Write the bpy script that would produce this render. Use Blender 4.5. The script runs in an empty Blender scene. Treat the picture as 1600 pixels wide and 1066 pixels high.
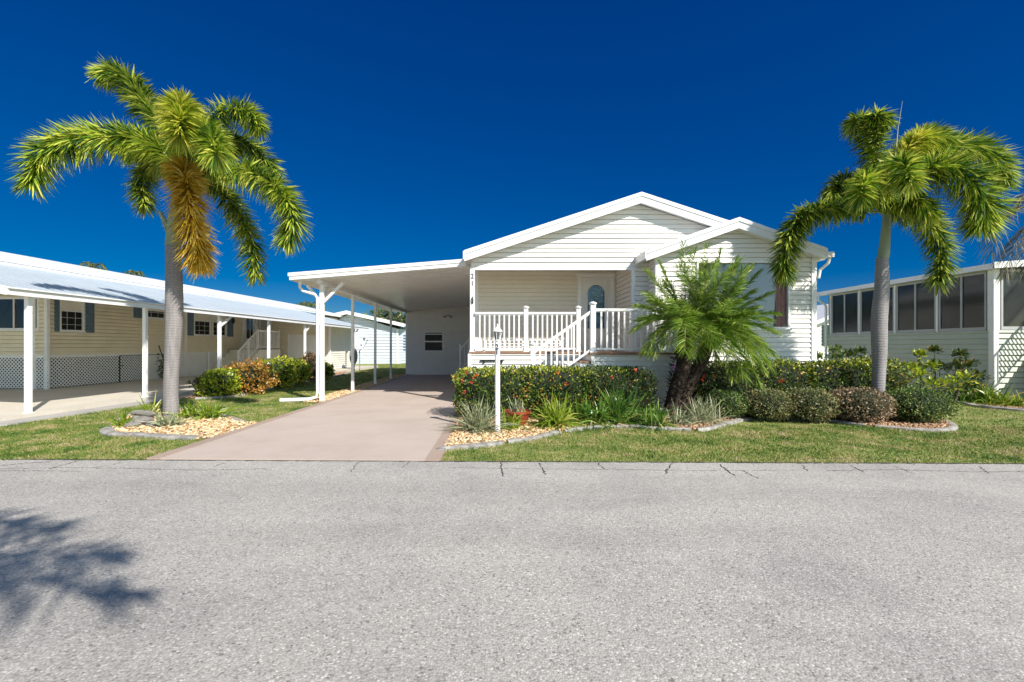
import bpy, math, random
import numpy as np
from mathutils import Vector, Matrix
random.seed(7); RG=np.random.default_rng(7)
SC=bpy.context.scene; COL=SC.collection
R=math.radians
# ---- photo geometry: pixel of the 1600x1066 photo and a real depth -> world point
FPX=720.0; VX,VY=780.0,540.0; EYE=1.5
def W(px,py,Y):
    s=FPX/Y; return Vector(((px-VX)/s,Y,EYE+(VY-py)/s))
def G(px,py):
    Y=FPX*EYE/(py-VY); return ((px-VX)*Y/FPX,Y)
# ---------------- materials
MATS={}
def nt(name):
    m=bpy.data.materials.new(name); m.use_nodes=True; t=m.node_tree; t.nodes.clear()
    o=t.nodes.new('ShaderNodeOutputMaterial'); b=t.nodes.new('ShaderNodeBsdfPrincipled')
    t.links.new(b.outputs[0],o.inputs[0]); MATS[name]=m
    return m,t,b,o
def N(t,ty,**kw):
    n=t.nodes.new(ty)
    for k,v in kw.items():
        if k.startswith('i_'):
            n.inputs[k[2:].replace('_',' ')].default_value=v
        else: setattr(n,k,v)
    return n
def ramp(t,stops,fac):
    r=t.nodes.new('ShaderNodeValToRGB'); e=r.color_ramp.elements
    while len(e)<len(stops): e.new(.5)
    for i,(p,c) in enumerate(stops):
        e[i].position=p; e[i].color=(*c,1) if len(c)==3 else c
    t.links.new(fac,r.inputs[0]); return r
def mixc(t,a,b,f,mode='MIX'):
    m=t.nodes.new('ShaderNodeMix'); m.data_type='RGBA'; m.blend_type=mode
    for v,i in ((f,0),(a,6),(b,7)):
        if isinstance(v,(int,float)): m.inputs[i].default_value=v
        elif isinstance(v,tuple): m.inputs[i].default_value=(*v,1)
        else: t.links.new(v,m.inputs[i])
    return m.outputs[2]
def paint(name,col,rough=.45,var=.06,scale=3,bump=0,metal=0,stretch=(1,1,1),spec=.5):
    m,t,b,o=nt(name)
    tc=N(t,'ShaderNodeTexCoord'); mp=N(t,'ShaderNodeMapping'); mp.inputs['Scale'].default_value=stretch
    t.links.new(tc.outputs['Object'],mp.inputs[0])
    n=N(t,'ShaderNodeTexNoise',i_Scale=scale,i_Detail=6,i_Roughness=.65); t.links.new(mp.outputs[0],n.inputs[0])
    lo=tuple(c*(1-var*2) for c in col); hi=tuple(min(1,c*(1+var)) for c in col)
    r=ramp(t,[(.3,lo),(.65,hi)],n.outputs[0]); t.links.new(r.outputs[0],b.inputs['Base Color'])
    b.inputs['Roughness'].default_value=rough; b.inputs['Metallic'].default_value=metal
    b.inputs['Specular IOR Level'].default_value=spec
    if bump:
        n2=N(t,'ShaderNodeTexNoise',i_Scale=scale*12,i_Detail=4); t.links.new(mp.outputs[0],n2.inputs[0])
        bp=N(t,'ShaderNodeBump',i_Strength=bump,i_Distance=.01); t.links.new(n2.outputs[0],bp.inputs['Height']); t.links.new(bp.outputs[0],b.inputs['Normal'])
    return m
def leafm(name,stops,trans=.3,rough=.45,tip=None,tipw=.5):
    """leaf colour varies per leaf; optional tip colour along the leaf or on sunlit hedge tops"""
    m,t,b,o=nt(name)
    g=N(t,'ShaderNodeNewGeometry')
    tc=N(t,'ShaderNodeTexCoord'); n=N(t,'ShaderNodeTexNoise',i_Scale=2.2,i_Detail=3); t.links.new(tc.outputs['Object'],n.inputs[0])
    ma=N(t,'ShaderNodeMath',operation='MULTIPLY_ADD'); t.links.new(n.outputs[0],ma.inputs[0]); ma.inputs[1].default_value=1.1; ma.inputs[2].default_value=-.55
    ad=N(t,'ShaderNodeMath',operation='ADD',use_clamp=True); t.links.new(ma.outputs[0],ad.inputs[0]); t.links.new(g.outputs['Random Per Island'],ad.inputs[1])
    c=ramp(t,stops,ad.outputs[0]).outputs[0]
    if tip:
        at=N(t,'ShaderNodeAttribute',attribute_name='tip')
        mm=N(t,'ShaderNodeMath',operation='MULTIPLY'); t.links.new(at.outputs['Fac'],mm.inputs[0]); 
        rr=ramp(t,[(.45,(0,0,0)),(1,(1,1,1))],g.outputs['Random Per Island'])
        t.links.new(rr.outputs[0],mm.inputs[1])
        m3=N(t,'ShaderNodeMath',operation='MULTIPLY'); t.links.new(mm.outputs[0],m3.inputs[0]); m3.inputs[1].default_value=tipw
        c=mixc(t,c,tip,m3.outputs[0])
    t.links.new(c,b.inputs['Base Color']); b.inputs['Roughness'].default_value=rough
    tr=N(t,'ShaderNodeBsdfTranslucent'); t.links.new(c,tr.inputs[0])
    ms=N(t,'ShaderNodeMixShader'); ms.inputs[0].default_value=trans
    t.links.new(b.outputs[0],ms.inputs[1]); t.links.new(tr.outputs[0],ms.inputs[2]); t.links.new(ms.outputs[0],o.inputs[0])
    return m
def glass(name,col=(.02,.025,.03),rough=.03):
    m,t,b,o=nt(name); tc=N(t,'ShaderNodeTexCoord'); n=N(t,'ShaderNodeTexNoise',i_Scale=1.5); t.links.new(tc.outputs['Object'],n.inputs[0])
    t.links.new(ramp(t,[(.3,tuple(c*.7 for c in col)),(.7,tuple(c*1.4 for c in col))],n.outputs[0]).outputs[0],b.inputs['Base Color'])
    b.inputs['Roughness'].default_value=rough; b.inputs['Specular IOR Level'].default_value=.8
    bp=N(t,'ShaderNodeBump',i_Strength=.05,i_Distance=.02); t.links.new(n.outputs[0],bp.inputs['Height']); t.links.new(bp.outputs[0],b.inputs['Normal'])
    return m
def clearglass(name):
    m,t,b,o=nt(name); t.nodes.remove(b)
    g=N(t,'ShaderNodeBsdfGlossy',i_Roughness=.02); tr=N(t,'ShaderNodeBsdfTransparent'); tr.inputs[0].default_value=(.86,.9,.92,1)
    fr=N(t,'ShaderNodeFresnel',i_IOR=1.5); ms=N(t,'ShaderNodeMixShader')
    t.links.new(fr.outputs[0],ms.inputs[0]); t.links.new(tr.outputs[0],ms.inputs[1]); t.links.new(g.outputs[0],ms.inputs[2]); t.links.new(ms.outputs[0],o.inputs[0])
    return m
white=paint('white_vinyl',(.84,.82,.77),.42,.03,1.6,stretch=(.6,.6,3))
trimw=paint('white_trim',(.86,.86,.85),.35,.03,4)
fasc=paint('fascia_metal',(.86,.86,.86),.3,.03,2)
carw=paint('carport_metal',(.80,.79,.77),.35,.04,2)
shedm=paint('shed_siding',(.84,.82,.79),.45,.03,2)
cream=paint('cream_siding',(.84,.76,.58),.5,.04,2)
tan=paint('cream_light_siding',(.84,.80,.68),.5,.04,2)
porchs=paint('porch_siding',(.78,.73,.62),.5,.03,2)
greens=paint('pale_green_siding',(.54,.58,.48),.5,.04,2)
farw=paint('far_siding',(.60,.66,.74),.5,.04,2)
shut=paint('blue_shutter',(.10,.16,.22),.5,.1,6)
dgreen=paint('green_shutter',(.02,.07,.05),.5,.1,6)
roofm=paint('roof_membrane',(.74,.75,.76),.5,.06,2.5)
awn=paint('awning_pan',(.44,.49,.545),.45,.04,1.2,metal=.1)
deckb=paint('deck_board',(.33,.19,.12),.65,.2,5,.3,stretch=(1,6,6))
dark=paint('dark_iron',(.025,.023,.022),.5,.2,5)
greym=paint('grey_metal',(.30,.30,.31),.4,.1,5)
doorp=paint('door_paint',(.80,.80,.78),.4,.03,3)
screen=glass('dark_screen',(.012,.013,.014),.25); MATS['dark_screen'].node_tree.nodes['Principled BSDF'].inputs['Specular IOR Level'].default_value=.22
winglass=glass('window_glass',(.025,.03,.035),.03)
cglass=clearglass('clear_glass')
blind=paint('blind_slats',(.44,.53,.68),.5,.04,3)
pink=paint('pink_curtain',(.82,.42,.38),.8,.12,8)
latt=paint('lattice_white',(.86,.86,.86),.5,.04,5)
skirtm=paint('skirt_panel',(.82,.82,.80),.6,.03,3)
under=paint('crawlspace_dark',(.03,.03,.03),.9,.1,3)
terra=paint('terracotta_glaze',(.30,.05,.03),.3,.2,5,.2)
rockm=paint('grey_rock',(.26,.24,.21),.9,.25,6,.8)
edging=paint('concrete_edging',(.36,.34,.31),.9,.28,7,.9)
twig=paint('twig_wood',(.10,.075,.05),.9,.3,12,.5)
core=paint('dark_foliage_core',(.018,.028,.010),.9,.5,20,.8)  # near-black green: the shade among the twigs is in the colour
flowr=paint('red_orange_flower',(.75,.10,.04),.6,.3,30)
purp=paint('purple_flower',(.35,.12,.40),.6,.3,30)
farf=leafm('far_foliage',[(0,(.06,.09,.03)),(.6,(.14,.18,.05)),(1,(.30,.32,.10))],.3)
m,t,b,o=nt('insect_screen'); tc=N(t,'ShaderNodeTexCoord'); n=N(t,'ShaderNodeTexNoise',i_Scale=1.1,i_Detail=4); t.links.new(tc.outputs['Object'],n.inputs[0])
t.links.new(ramp(t,[(.3,(.012,.013,.014)),(.7,(.035,.036,.038))],n.outputs[0]).outputs[0],b.inputs['Base Color']); b.inputs['Roughness'].default_value=.12; b.inputs['Specular IOR Level'].default_value=.45
tr=N(t,'ShaderNodeBsdfTransparent'); tr.inputs[0].default_value=(.8,.8,.8,1); ms=N(t,'ShaderNodeMixShader'); ms.inputs[0].default_value=.22
t.links.new(b.outputs[0],ms.inputs[1]); t.links.new(tr.outputs[0],ms.inputs[2]); t.links.new(ms.outputs[0],o.inputs[0]); meshs=m
# door art glass
m,t,b,o=nt('leaded_glass'); tc=N(t,'ShaderNodeTexCoord'); v=N(t,'ShaderNodeTexVoronoi',i_Scale=14,feature='DISTANCE_TO_EDGE'); t.links.new(tc.outputs['Object'],v.inputs[0])
v2=N(t,'ShaderNodeTexVoronoi',i_Scale=14); t.links.new(tc.outputs['Object'],v2.inputs[0])
c1=ramp(t,[(0,(.04,.12,.2)),(.5,(.06,.2,.34)),(1,(.2,.36,.4))],v2.outputs['Color']).outputs[0]
c2=ramp(t,[(.02,(.03,.04,.05)),(.06,(1,1,1))],v.outputs[0]).outputs[0]
t.links.new(mixc(t,c1,c2,1.0,'MULTIPLY'),b.inputs['Base Color']); b.inputs['Roughness'].default_value=.08
artg=MATS['leaded_glass']
# asphalt
m,t,b,o=nt('asphalt'); tc=N(t,'ShaderNodeTexCoord')
v=N(t,'ShaderNodeTexVoronoi',i_Scale=85,i_Randomness=1); t.links.new(tc.outputs['Object'],v.inputs[0])
sp=N(t,'ShaderNodeSeparateColor'); t.links.new(v.outputs['Color'],sp.inputs[0])
stone=ramp(t,[(0,(.20,.19,.175)),(.07,(.37,.35,.325)),(.5,(.435,.41,.38)),(.88,(.49,.465,.435)),(1,(.66,.63,.58))],sp.outputs[0]).outputs[0]
gap=ramp(t,[(.35,(1,1,1)),(.85,(.72,.72,.72))],v.outputs['Distance']).outputs[0]
n1=N(t,'ShaderNodeTexNoise',i_Scale=.55,i_Detail=5,i_Roughness=.7); t.links.new(tc.outputs['Object'],n1.inputs[0])
blot=ramp(t,[(.32,(.82,.82,.83)),(.48,(1.01,1.01,1.0)),(.66,(1.12,1.11,1.09))],n1.outputs[0]).outputs[0]
n3=N(t,'ShaderNodeTexNoise',i_Scale=240,i_Detail=2); t.links.new(tc.outputs['Object'],n3.inputs[0])
fin=ramp(t,[(.3,(.8,.8,.8)),(.7,(1.15,1.15,1.15))],n3.outputs[0]).outputs[0]
# worn tyre tracks run along the road
mp=N(t,'ShaderNodeMapping'); mp.inputs['Scale'].default_value=(.08,.9,1); t.links.new(tc.outputs['Object'],mp.inputs[0])
n4=N(t,'ShaderNodeTexNoise',i_Scale=1.3,i_Detail=3); t.links.new(mp.outputs[0],n4.inputs[0])
trk=ramp(t,[(.35,(.90,.90,.90)),(.6,(1.03,1.03,1.03))],n4.outputs[0]).outputs[0]
c=mixc(t,mixc(t,mixc(t,mixc(t,stone,gap,1.0,'MULTIPLY'),blot,1.0,'MULTIPLY'),fin,1.0,'MULTIPLY'),trk,1.0,'MULTIPLY')
t.links.new(c,b.inputs['Base Color']); b.inputs['Roughness'].default_value=.85
bp=N(t,'ShaderNodeBump',i_Strength=.45,i_Distance=.005,invert=True); t.links.new(v.outputs['Distance'],bp.inputs['Height']); t.links.new(bp.outputs[0],b.inputs['Normal'])
asph=m
# driveway concrete
def conc(name,c0,c1,c2,rough=.8):
    m,t,b,o=nt(name); tc=N(t,'ShaderNodeTexCoord')
    n1=N(t,'ShaderNodeTexNoise',i_Scale=.8,i_Detail=8,i_Roughness=.65); t.links.new(tc.outputs['Object'],n1.inputs[0])
    n2=N(t,'ShaderNodeTexNoise',i_Scale=90,i_Detail=3); t.links.new(tc.outputs['Object'],n2.inputs[0])
    a=ramp(t,[(.3,c0),(.5,c1),(.72,c2)],n1.outputs[0]).outputs[0]
    f=ramp(t,[(.35,(.88,.88,.88)),(.65,(1.06,1.06,1.06))],n2.outputs[0]).outputs[0]
    t.links.new(mixc(t,a,f,1.0,'MULTIPLY'),b.inputs['Base Color']); b.inputs['Roughness'].default_value=rough
    bp=N(t,'ShaderNodeBump',i_Strength=.25,i_Distance=.004); t.links.new(n2.outputs[0],bp.inputs['Height']); t.links.new(bp.outputs[0],b.inputs['Normal'])
    return m
drive=conc('driveway_coating',(.45,.37,.315),(.51,.42,.36),(.55,.46,.40))
driveb=conc('driveway_border',(.34,.25,.20),(.40,.30,.24),(.45,.345,.28))
slabm=conc('neighbour_slab',(.52,.47,.40),(.60,.55,.47),(.66,.60,.52))
pathm=conc('grey_concrete',(.36,.34,.31),(.43,.41,.38),(.50,.47,.43))
crackm=paint('crack_dark',(.06,.055,.05),.95,.3,8)
# soil / lawn ground
def ground(name,stops,scale,fine,bumpd=.02):
    m,t,b,o=nt(name); tc=N(t,'ShaderNodeTexCoord')
    n1=N(t,'ShaderNodeTexNoise',i_Scale=scale,i_Detail=8,i_Roughness=.7); t.links.new(tc.outputs['Object'],n1.inputs[0])
    n2=N(t,'ShaderNodeTexNoise',i_Scale=fine,i_Detail=6,i_Roughness=.7); t.links.new(tc.outputs['Object'],n2.inputs[0])
    ad=N(t,'ShaderNodeMath',operation='MULTIPLY_ADD'); t.links.new(n2.outputs[0],ad.inputs[0]); ad.inputs[1].default_value=.6; 
    mu=N(t,'ShaderNodeMath',operation='MULTIPLY'); t.links.new(n1.outputs[0],mu.inputs[0]); mu.inputs[1].default_value=.4; t.links.new(mu.outputs[0],ad.inputs[2])
    t.links.new(ramp(t,stops,ad.outputs[0]).outputs[0],b.inputs['Base Color']); b.inputs['Roughness'].default_value=.95
    bp=N(t,'ShaderNodeBump',i_Strength=.7,i_Distance=bumpd); t.links.new(n2.outputs[0],bp.inputs['Height']); t.links.new(bp.outputs[0],b.inputs['Normal'])
    return m
lawnm=ground('lawn_ground',[(.36,(.11,.14,.03)),(.47,(.20,.24,.05)),(.56,(.30,.31,.09)),(.68,(.40,.36,.17))],.9,38)
soilm=ground('mulch_soil',[(.35,(.10,.055,.03)),(.5,(.22,.13,.07)),(.62,(.38,.25,.14))],2,60)
# wood chips / pebbles
def chips(name,stops):
    m,t,b,o=nt(name); g=N(t,'ShaderNodeNewGeometry')
    t.links.new(ramp(t,stops,g.outputs['Random Per Island']).outputs[0],b.inputs['Base Color']); b.inputs['Roughness'].default_value=.85; return m
chipm=chips('wood_chips',[(0,(.30,.16,.07)),(.25,(.55,.34,.16)),(.6,(.70,.50,.27)),(1,(.80,.66,.44))])
chipd=chips('brown_chips',[(0,(.16,.08,.045)),(.4,(.34,.19,.10)),(.8,(.50,.32,.18)),(1,(.62,.45,.28))])
# grass blades
m,t,b,o=nt('grass_blades'); g=N(t,'ShaderNodeNewGeometry'); tc=N(t,'ShaderNodeTexCoord')
n1=N(t,'ShaderNodeTexNoise',i_Scale=1.6,i_Detail=9,i_Roughness=.78); t.links.new(tc.outputs['Object'],n1.inputs[0])
ad=N(t,'ShaderNodeMath',operation='MULTIPLY_ADD'); t.links.new(g.outputs['Random Per Island'],ad.inputs[0]); ad.inputs[1].default_value=.30
ma=N(t,'ShaderNodeMath',operation='MULTIPLY_ADD'); t.links.new(n1.outputs[0],ma.inputs[0]); ma.inputs[1].default_value=3.6; ma.inputs[2].default_value=-1.36; t.links.new(ma.outputs[0],ad.inputs[2])
c=ramp(t,[(.20,(.05,.12,.015)),(.42,(.12,.22,.03)),(.60,(.23,.28,.055)),(.78,(.38,.34,.13)),(.96,(.52,.42,.24))],ad.outputs[0]).outputs[0]
t.links.new(c,b.inputs['Base Color']); b.inputs['Roughness'].default_value=.6
tr=N(t,'ShaderNodeBsdfTranslucent'); t.links.new(c,tr.inputs[0]); ms=N(t,'ShaderNodeMixShader'); ms.inputs[0].default_value=.3
t.links.new(b.outputs[0],ms.inputs[1]); t.links.new(tr.outputs[0],ms.inputs[2]); t.links.new(ms.outputs[0],o.inputs[0]); grassm=m
# palm trunk with ring scars
def trunkm(name,c0,c1,scale=9,vert=.4):
    m,t,b,o=nt(name); tc=N(t,'ShaderNodeTexCoord')
    w=N(t,'ShaderNodeTexWave',wave_type='BANDS',bands_direction='Z',i_Scale=scale,i_Distortion=5,i_Detail=5); w.inputs['Detail Scale'].default_value=1.5
    t.links.new(tc.outputs['Object'],w.inputs[0])
    mp=N(t,'ShaderNodeMapping'); mp.inputs['Scale'].default_value=(14,14,1.6); t.links.new(tc.outputs['Object'],mp.inputs[0])
    n=N(t,'ShaderNodeTexNoise',i_Scale=1,i_Detail=8,i_Roughness=.7); t.links.new(mp.outputs[0],n.inputs[0])
    a=ramp(t,[(.25,c0),(.7,c1)],n.outputs[0]).outputs[0]
    f=ramp(t,[(.0,(.80,.80,.80)),(.3,(1,1,1))],w.outputs[0]).outputs[0]
    t.links.new(mixc(t,a,f,1.0,'MULTIPLY'),b.inputs['Base Color']); b.inputs['Roughness'].default_value=.85
    bp=N(t,'ShaderNodeBump',i_Strength=.3,i_Distance=.010); t.links.new(w.outputs[0],bp.inputs['Height']); t.links.new(bp.outputs[0],b.inputs['Normal'])
    return m
trunk=trunkm('palm_trunk_bark',(.19,.175,.175),(.37,.345,.35),6)
shaft=paint('palm_crownshaft',(.30,.34,.20),.45,.18,4,.2,stretch=(1,1,.3))
shaggy=paint('shaggy_trunk',(.055,.035,.025),.95,.5,14,1)
foxA=leafm('foxtail_leaf',[(0,(.025,.07,.01)),(.35,(.10,.20,.018)),(.7,(.34,.45,.035)),(1,(.58,.62,.09))],.32,.5,tip=(.62,.56,.14),tipw=.4)
foxY=leafm('foxtail_leaf_yellowing',[(0,(.16,.24,.02)),(.4,(.42,.50,.035)),(.8,(.68,.68,.07)),(1,(.76,.72,.16))],.35,.5,tip=(.72,.56,.14),tipw=.5)
foxO=leafm('foxtail_leaf_dying',[(0,(.36,.28,.02)),(.35,(.72,.44,.035)),(.75,(.88,.66,.08)),(1,(.84,.76,.22))],.45,.5,tip=(.74,.52,.22),tipw=.5)
foxG=leafm('foxtail_leaf_green',[(0,(.03,.09,.01)),(.35,(.15,.28,.02)),(.7,(.44,.56,.035)),(1,(.66,.70,.10))],.32,.5,tip=(.72,.60,.16),tipw=.45)
datel=leafm('date_palm_leaf',[(0,(.045,.12,.012)),(.4,(.15,.28,.026)),(.75,(.34,.47,.05)),(1,(.58,.64,.17))],.4,.4)
stemm=paint('frond_stem',(.30,.30,.10),.5,.2,8)
deadl=leafm('dry_palm_leaf',[(0,(.10,.10,.05)),(.6,(.22,.19,.10)),(1,(.40,.34,.22))],.2,.6)
hedgeY=leafm('hedge_leaf',[(0,(.02,.055,.010)),(.45,(.07,.15,.018)),(.78,(.20,.27,.025)),(.93,(.40,.34,.04)),(1,(.52,.22,.05))],.22,.5,tip=(.66,.64,.05),tipw=.95)  # tip: new growth plus the sunlit hedge top, put into the colour
hedgeD=leafm('hedge_leaf_dark',[(0,(.012,.035,.008)),(.45,(.04,.09,.014)),(.85,(.14,.19,.025)),(1,(.42,.20,.05))],.18,.5,tip=(.42,.50,.05),tipw=.7)  # lighter top coloured in here too, as sunlit new growth
ballO=leafm('ball_leaf_olive',[(0,(.07,.10,.03)),(.45,(.20,.23,.08)),(.8,(.36,.34,.15)),(1,(.46,.30,.18))],.22,.45)
ballR=leafm('ball_leaf_reddish',[(0,(.09,.09,.04)),(.45,(.26,.20,.11)),(.8,(.42,.29,.19)),(1,(.55,.38,.25))],.22,.45)
ballG=leafm('ball_leaf_green',[(0,(.03,.08,.02)),(.45,(.10,.19,.035)),(.8,(.26,.33,.07)),(1,(.50,.50,.20))],.22,.55)
crotO=leafm('croton_orange',[(0,(.10,.10,.02)),(.35,(.38,.20,.03)),(.8,(.60,.28,.06)),(1,(.62,.40,.10))],.25,.35)
crotY=leafm('croton_yellow',[(0,(.05,.11,.015)),(.35,(.20,.30,.025)),(.75,(.54,.60,.04)),(1,(.74,.66,.06))],.3,.35)
crotG=leafm('croton_dark',[(0,(.015,.035,.01)),(.5,(.05,.08,.02)),(.85,(.22,.22,.03)),(1,(.40,.12,.05))],.2,.35)
crotR=leafm('croton_red',[(0,(.05,.03,.02)),(.5,(.16,.09,.05)),(.85,(.28,.16,.08)),(1,(.34,.26,.08))],.2,.35)
strapY=leafm('strap_leaf_lime',[(0,(.08,.17,.015)),(.5,(.26,.38,.03)),(.85,(.46,.52,.07)),(1,(.62,.54,.16))],.4,.35)
strapG=leafm('strap_leaf_green',[(0,(.03,.10,.015)),(.5,(.10,.23,.025)),(.9,(.26,.38,.06)),(1,(.48,.46,.16))],.35,.35)
strapV=leafm('strap_leaf_silver',[(0,(.16,.20,.10)),(.5,(.33,.37,.20)),(.9,(.52,.53,.34)),(1,(.60,.50,.34))],.28,.45)
agav=leafm('agave_leaf',[(0,(.06,.09,.07)),(1,(.15,.20,.16))],.1,.5)
# ---------------- mesh helpers
class MB:
    def __init__(s): s.v=[]; s.f=[]; s.g=[]
    def add(s,vs,fs):
        o=len(s.v); s.g.append((o,len(s.f))); s.v+= [tuple(p) for p in vs]; s.f+=[tuple(o+i for i in f) for f in fs]; return s
    def box(s,x0,x1,y0,y1,z0,z1):
        return s.obox(Vector((x0,y0,z0)),Vector((x1-x0,0,0)),Vector((0,y1-y0,0)),Vector((0,0,z1-z0)))
    def obox(s,o,a,b,c):
        o,a,b,c=map(Vector,(o,a,b,c))
        if a.cross(b).dot(c)<0: a,b=b,a
        vs=[o,o+a,o+a+b,o+b,o+c,o+a+c,o+a+b+c,o+b+c]
        return s.add(vs,[(0,3,2,1),(4,5,6,7),(0,1,5,4),(1,2,6,5),(2,3,7,6),(3,0,4,7)])
    def bar(s,p,q,w,h,up=(0,0,1)):
        """box beam from p to q, width w across, h along up"""
        p,q=Vector(p),Vector(q); d=(q-p); up=Vector(up)
        sd=d.cross(up); 
        if sd.length<1e-6: sd=Vector((1,0,0))
        sd.normalize(); u=sd.cross(d).normalized()
        return s.obox(p-sd*w/2-u*h/2,d,sd*w,u*h)
    def tube(s,pts,rs,n=10,cap=True):
        pts=[Vector(p) for p in pts]; 
        if not hasattr(rs,'__len__'): rs=[rs]*len(pts)
        rings=[]; ref=Vector((0,1,0.01))
        base=len(s.v)
        for i,p in enumerate(pts):
            d=(pts[min(i+1,len(pts)-1)]-pts[max(i-1,0)])
            if d.length<1e-9: d=Vector((0,0,1))
            d.normalize()
            if abs(d.dot(ref))>.95: ref=Vector((1,0,0))
            a=d.cross(ref).normalized(); b=a.cross(d); ref=-b if False else ref
            for k in range(n):
                t=2*math.pi*k/n; s.v.append(tuple(p+(a*math.cos(t)+b*math.sin(t))*rs[i]))
        for i in range(len(pts)-1):
            for k in range(n):
                s.f.append((base+i*n+k,base+i*n+(k+1)%n,base+(i+1)*n+(k+1)%n,base+(i+1)*n+k))
        if cap:
            s.f.append(tuple(base+k for k in range(n))[::-1]); s.f.append(tuple(base+(len(pts)-1)*n+k for k in range(n)))
        return s
    def lathe(s,c,prof,n=16):
        """prof: (r,z) list about vertical axis at c"""
        base=len(s.v); c=Vector(c)
        for r,z in prof:
            for k in range(n):
                t=2*math.pi*k/n; s.v.append((c.x+r*math.cos(t),c.y+r*math.sin(t),c.z+z))
        for i in range(len(prof)-1):
            for k in range(n): s.f.append((base+i*n+k,base+i*n+(k+1)%n,base+(i+1)*n+(k+1)%n,base+(i+1)*n+k))
        s.f.append(tuple(base+k for k in range(n))[::-1]); s.f.append(tuple(base+(len(prof)-1)*n+k for k in range(n)))
        return s
    def poly(s,pts,z0,z1):
        """extruded polygon in plan"""
        n=len(pts); A=sum(pts[i][0]*pts[(i+1)%n][1]-pts[(i+1)%n][0]*pts[i][1] for i in range(n))
        if A<0: pts=pts[::-1]
        o=len(s.v); s.v+=[(p[0],p[1],z0) for p in pts]+[(p[0],p[1],z1) for p in pts]
        s.f.append(tuple(o+n+i for i in range(n))); 
        for i in range(n): j=(i+1)%n; s.f.append((o+i,o+j,o+n+j,o+n+i))
        return s
    def prism(s,pts,off):
        """planar 3D polygon extruded by vector off"""
        n=len(pts); off=Vector(off); o=len(s.v); pts=[Vector(p) for p in pts]
        s.v+=[tuple(p) for p in pts]+[tuple(p+off) for p in pts]
        s.f.append(tuple(o+i for i in range(n))); s.f.append(tuple(o+n+i for i in range(n))[::-1])
        for i in range(n): j=(i+1)%n; s.f.append((o+i,o+n+i,o+n+j,o+j))
        return s
def meta(o,label=None,cat=None,group=None,kind=None):
    if label: o['label']=label
    if cat: o['category']=cat
    if group: o['group']=group
    if kind: o['kind']=kind
    return o
def thing(name,label,cat,loc=(0,0,0),rotz=0,group=None):
    o=bpy.data.objects.new(name,None); COL.objects.link(o); o.location=loc; o.rotation_euler=(0,0,rotz); o.empty_display_size=.1
    o['_m']=1; del o['_m']
    return meta(o,label,cat,group)
def wm(o):
    m=Matrix.Translation(o.location) @ Matrix.Rotation(o.rotation_euler.z,4,'Z')
    if o.parent: m=wm(o.parent)@m
    return m
def link(name,me,mat,parent,smooth):
    o=bpy.data.objects.new(name,me); COL.objects.link(o); me.materials.append(mat)
    if smooth:
        me.polygons.foreach_set('use_smooth',[True]*len(me.polygons))
        try: me.set_sharp_from_angle(angle=R(35))
        except Exception: pass
    if parent: o.parent=parent
    return o
SPLIT={'ceiling_light','corner_board','rail','sunroom_post','door_frame','ceiling_pan'}
def part(root,name,mb,mat,label=None,smooth=False,bevel=0):
    if name in SPLIT and len(mb.g)>1:
        g=mb.g+[(len(mb.v),len(mb.f))]; o=None
        for (a,b),(c,d) in zip(g,g[1:]):
            m2=MB(); m2.v=mb.v[a:c]; m2.f=[tuple(i-a for i in f) for f in mb.f[b:d]]; o=part(root,name,m2,mat,label,smooth,bevel)
        return o
    inv=wm(root).inverted() if root else Matrix()
    me=bpy.data.meshes.new(name); me.from_pydata([tuple(inv@Vector(v)) for v in mb.v],[],mb.f); me.update()
    o=link(name,me,mat,root,smooth)
    if bevel:
        md=o.modifiers.new('bevel','BEVEL'); md.width=bevel; md.segments=2; md.limit_method='ANGLE'
    if label: o['label']=label
    return o
def solo(name,mb,mat,loc=(0,0,0),smooth=False,bevel=0,**kw):
    loc=Vector(loc); me=bpy.data.meshes.new(name); me.from_pydata([tuple(Vector(v)-loc) for v in mb.v],[],mb.f); me.update()
    o=link(name,me,mat,None,smooth); o.location=loc
    if bevel:
        md=o.modifiers.new('bevel','BEVEL'); md.width=bevel; md.segments=2; md.limit_method='ANGLE'
    return meta(o,**kw)
def npmesh(name,V,F,mat,root=None,loc=None,tip=None,smooth=False):
    """V (n,3) world, F (m,4)"""
    off=np.array(wm(root).translation if root else (loc if loc is not None else (0,0,0)),dtype=float)
    V=np.asarray(V,dtype=np.float32)-off.astype(np.float32)
    me=bpy.data.meshes.new(name); k=F.shape[1]
    me.vertices.add(len(V)); me.vertices.foreach_set('co',V.ravel())
    me.loops.add(F.size); me.loops.foreach_set('vertex_index',F.astype(np.int32).ravel())
    me.polygons.add(len(F)); me.polygons.foreach_set('loop_start',np.arange(0,F.size,k,dtype=np.int32))
    if tip is not None:
        a=me.attributes.new('tip','FLOAT','POINT'); a.data.foreach_set('value',np.asarray(tip,dtype=np.float32))
    me.update(calc_edges=True); me.validate()
    o=link(name,me,mat,root,smooth)
    if not root and loc is not None: o.location=loc
    return o
def dup(src,loc=None,rotz=None,label=None,scale=None):
    def cp(o,par):
        c=o.copy(); COL.objects.link(c); c.parent=par
        for ch in o.children: cp(ch,c)
        return c
    c=cp(src,None)
    if loc is not None: c.location=loc
    if rotz is not None: c.rotation_euler=(0,0,rotz)
    if scale: c.scale=(scale,)*3
    if label: c['label']=label
    return c
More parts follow.
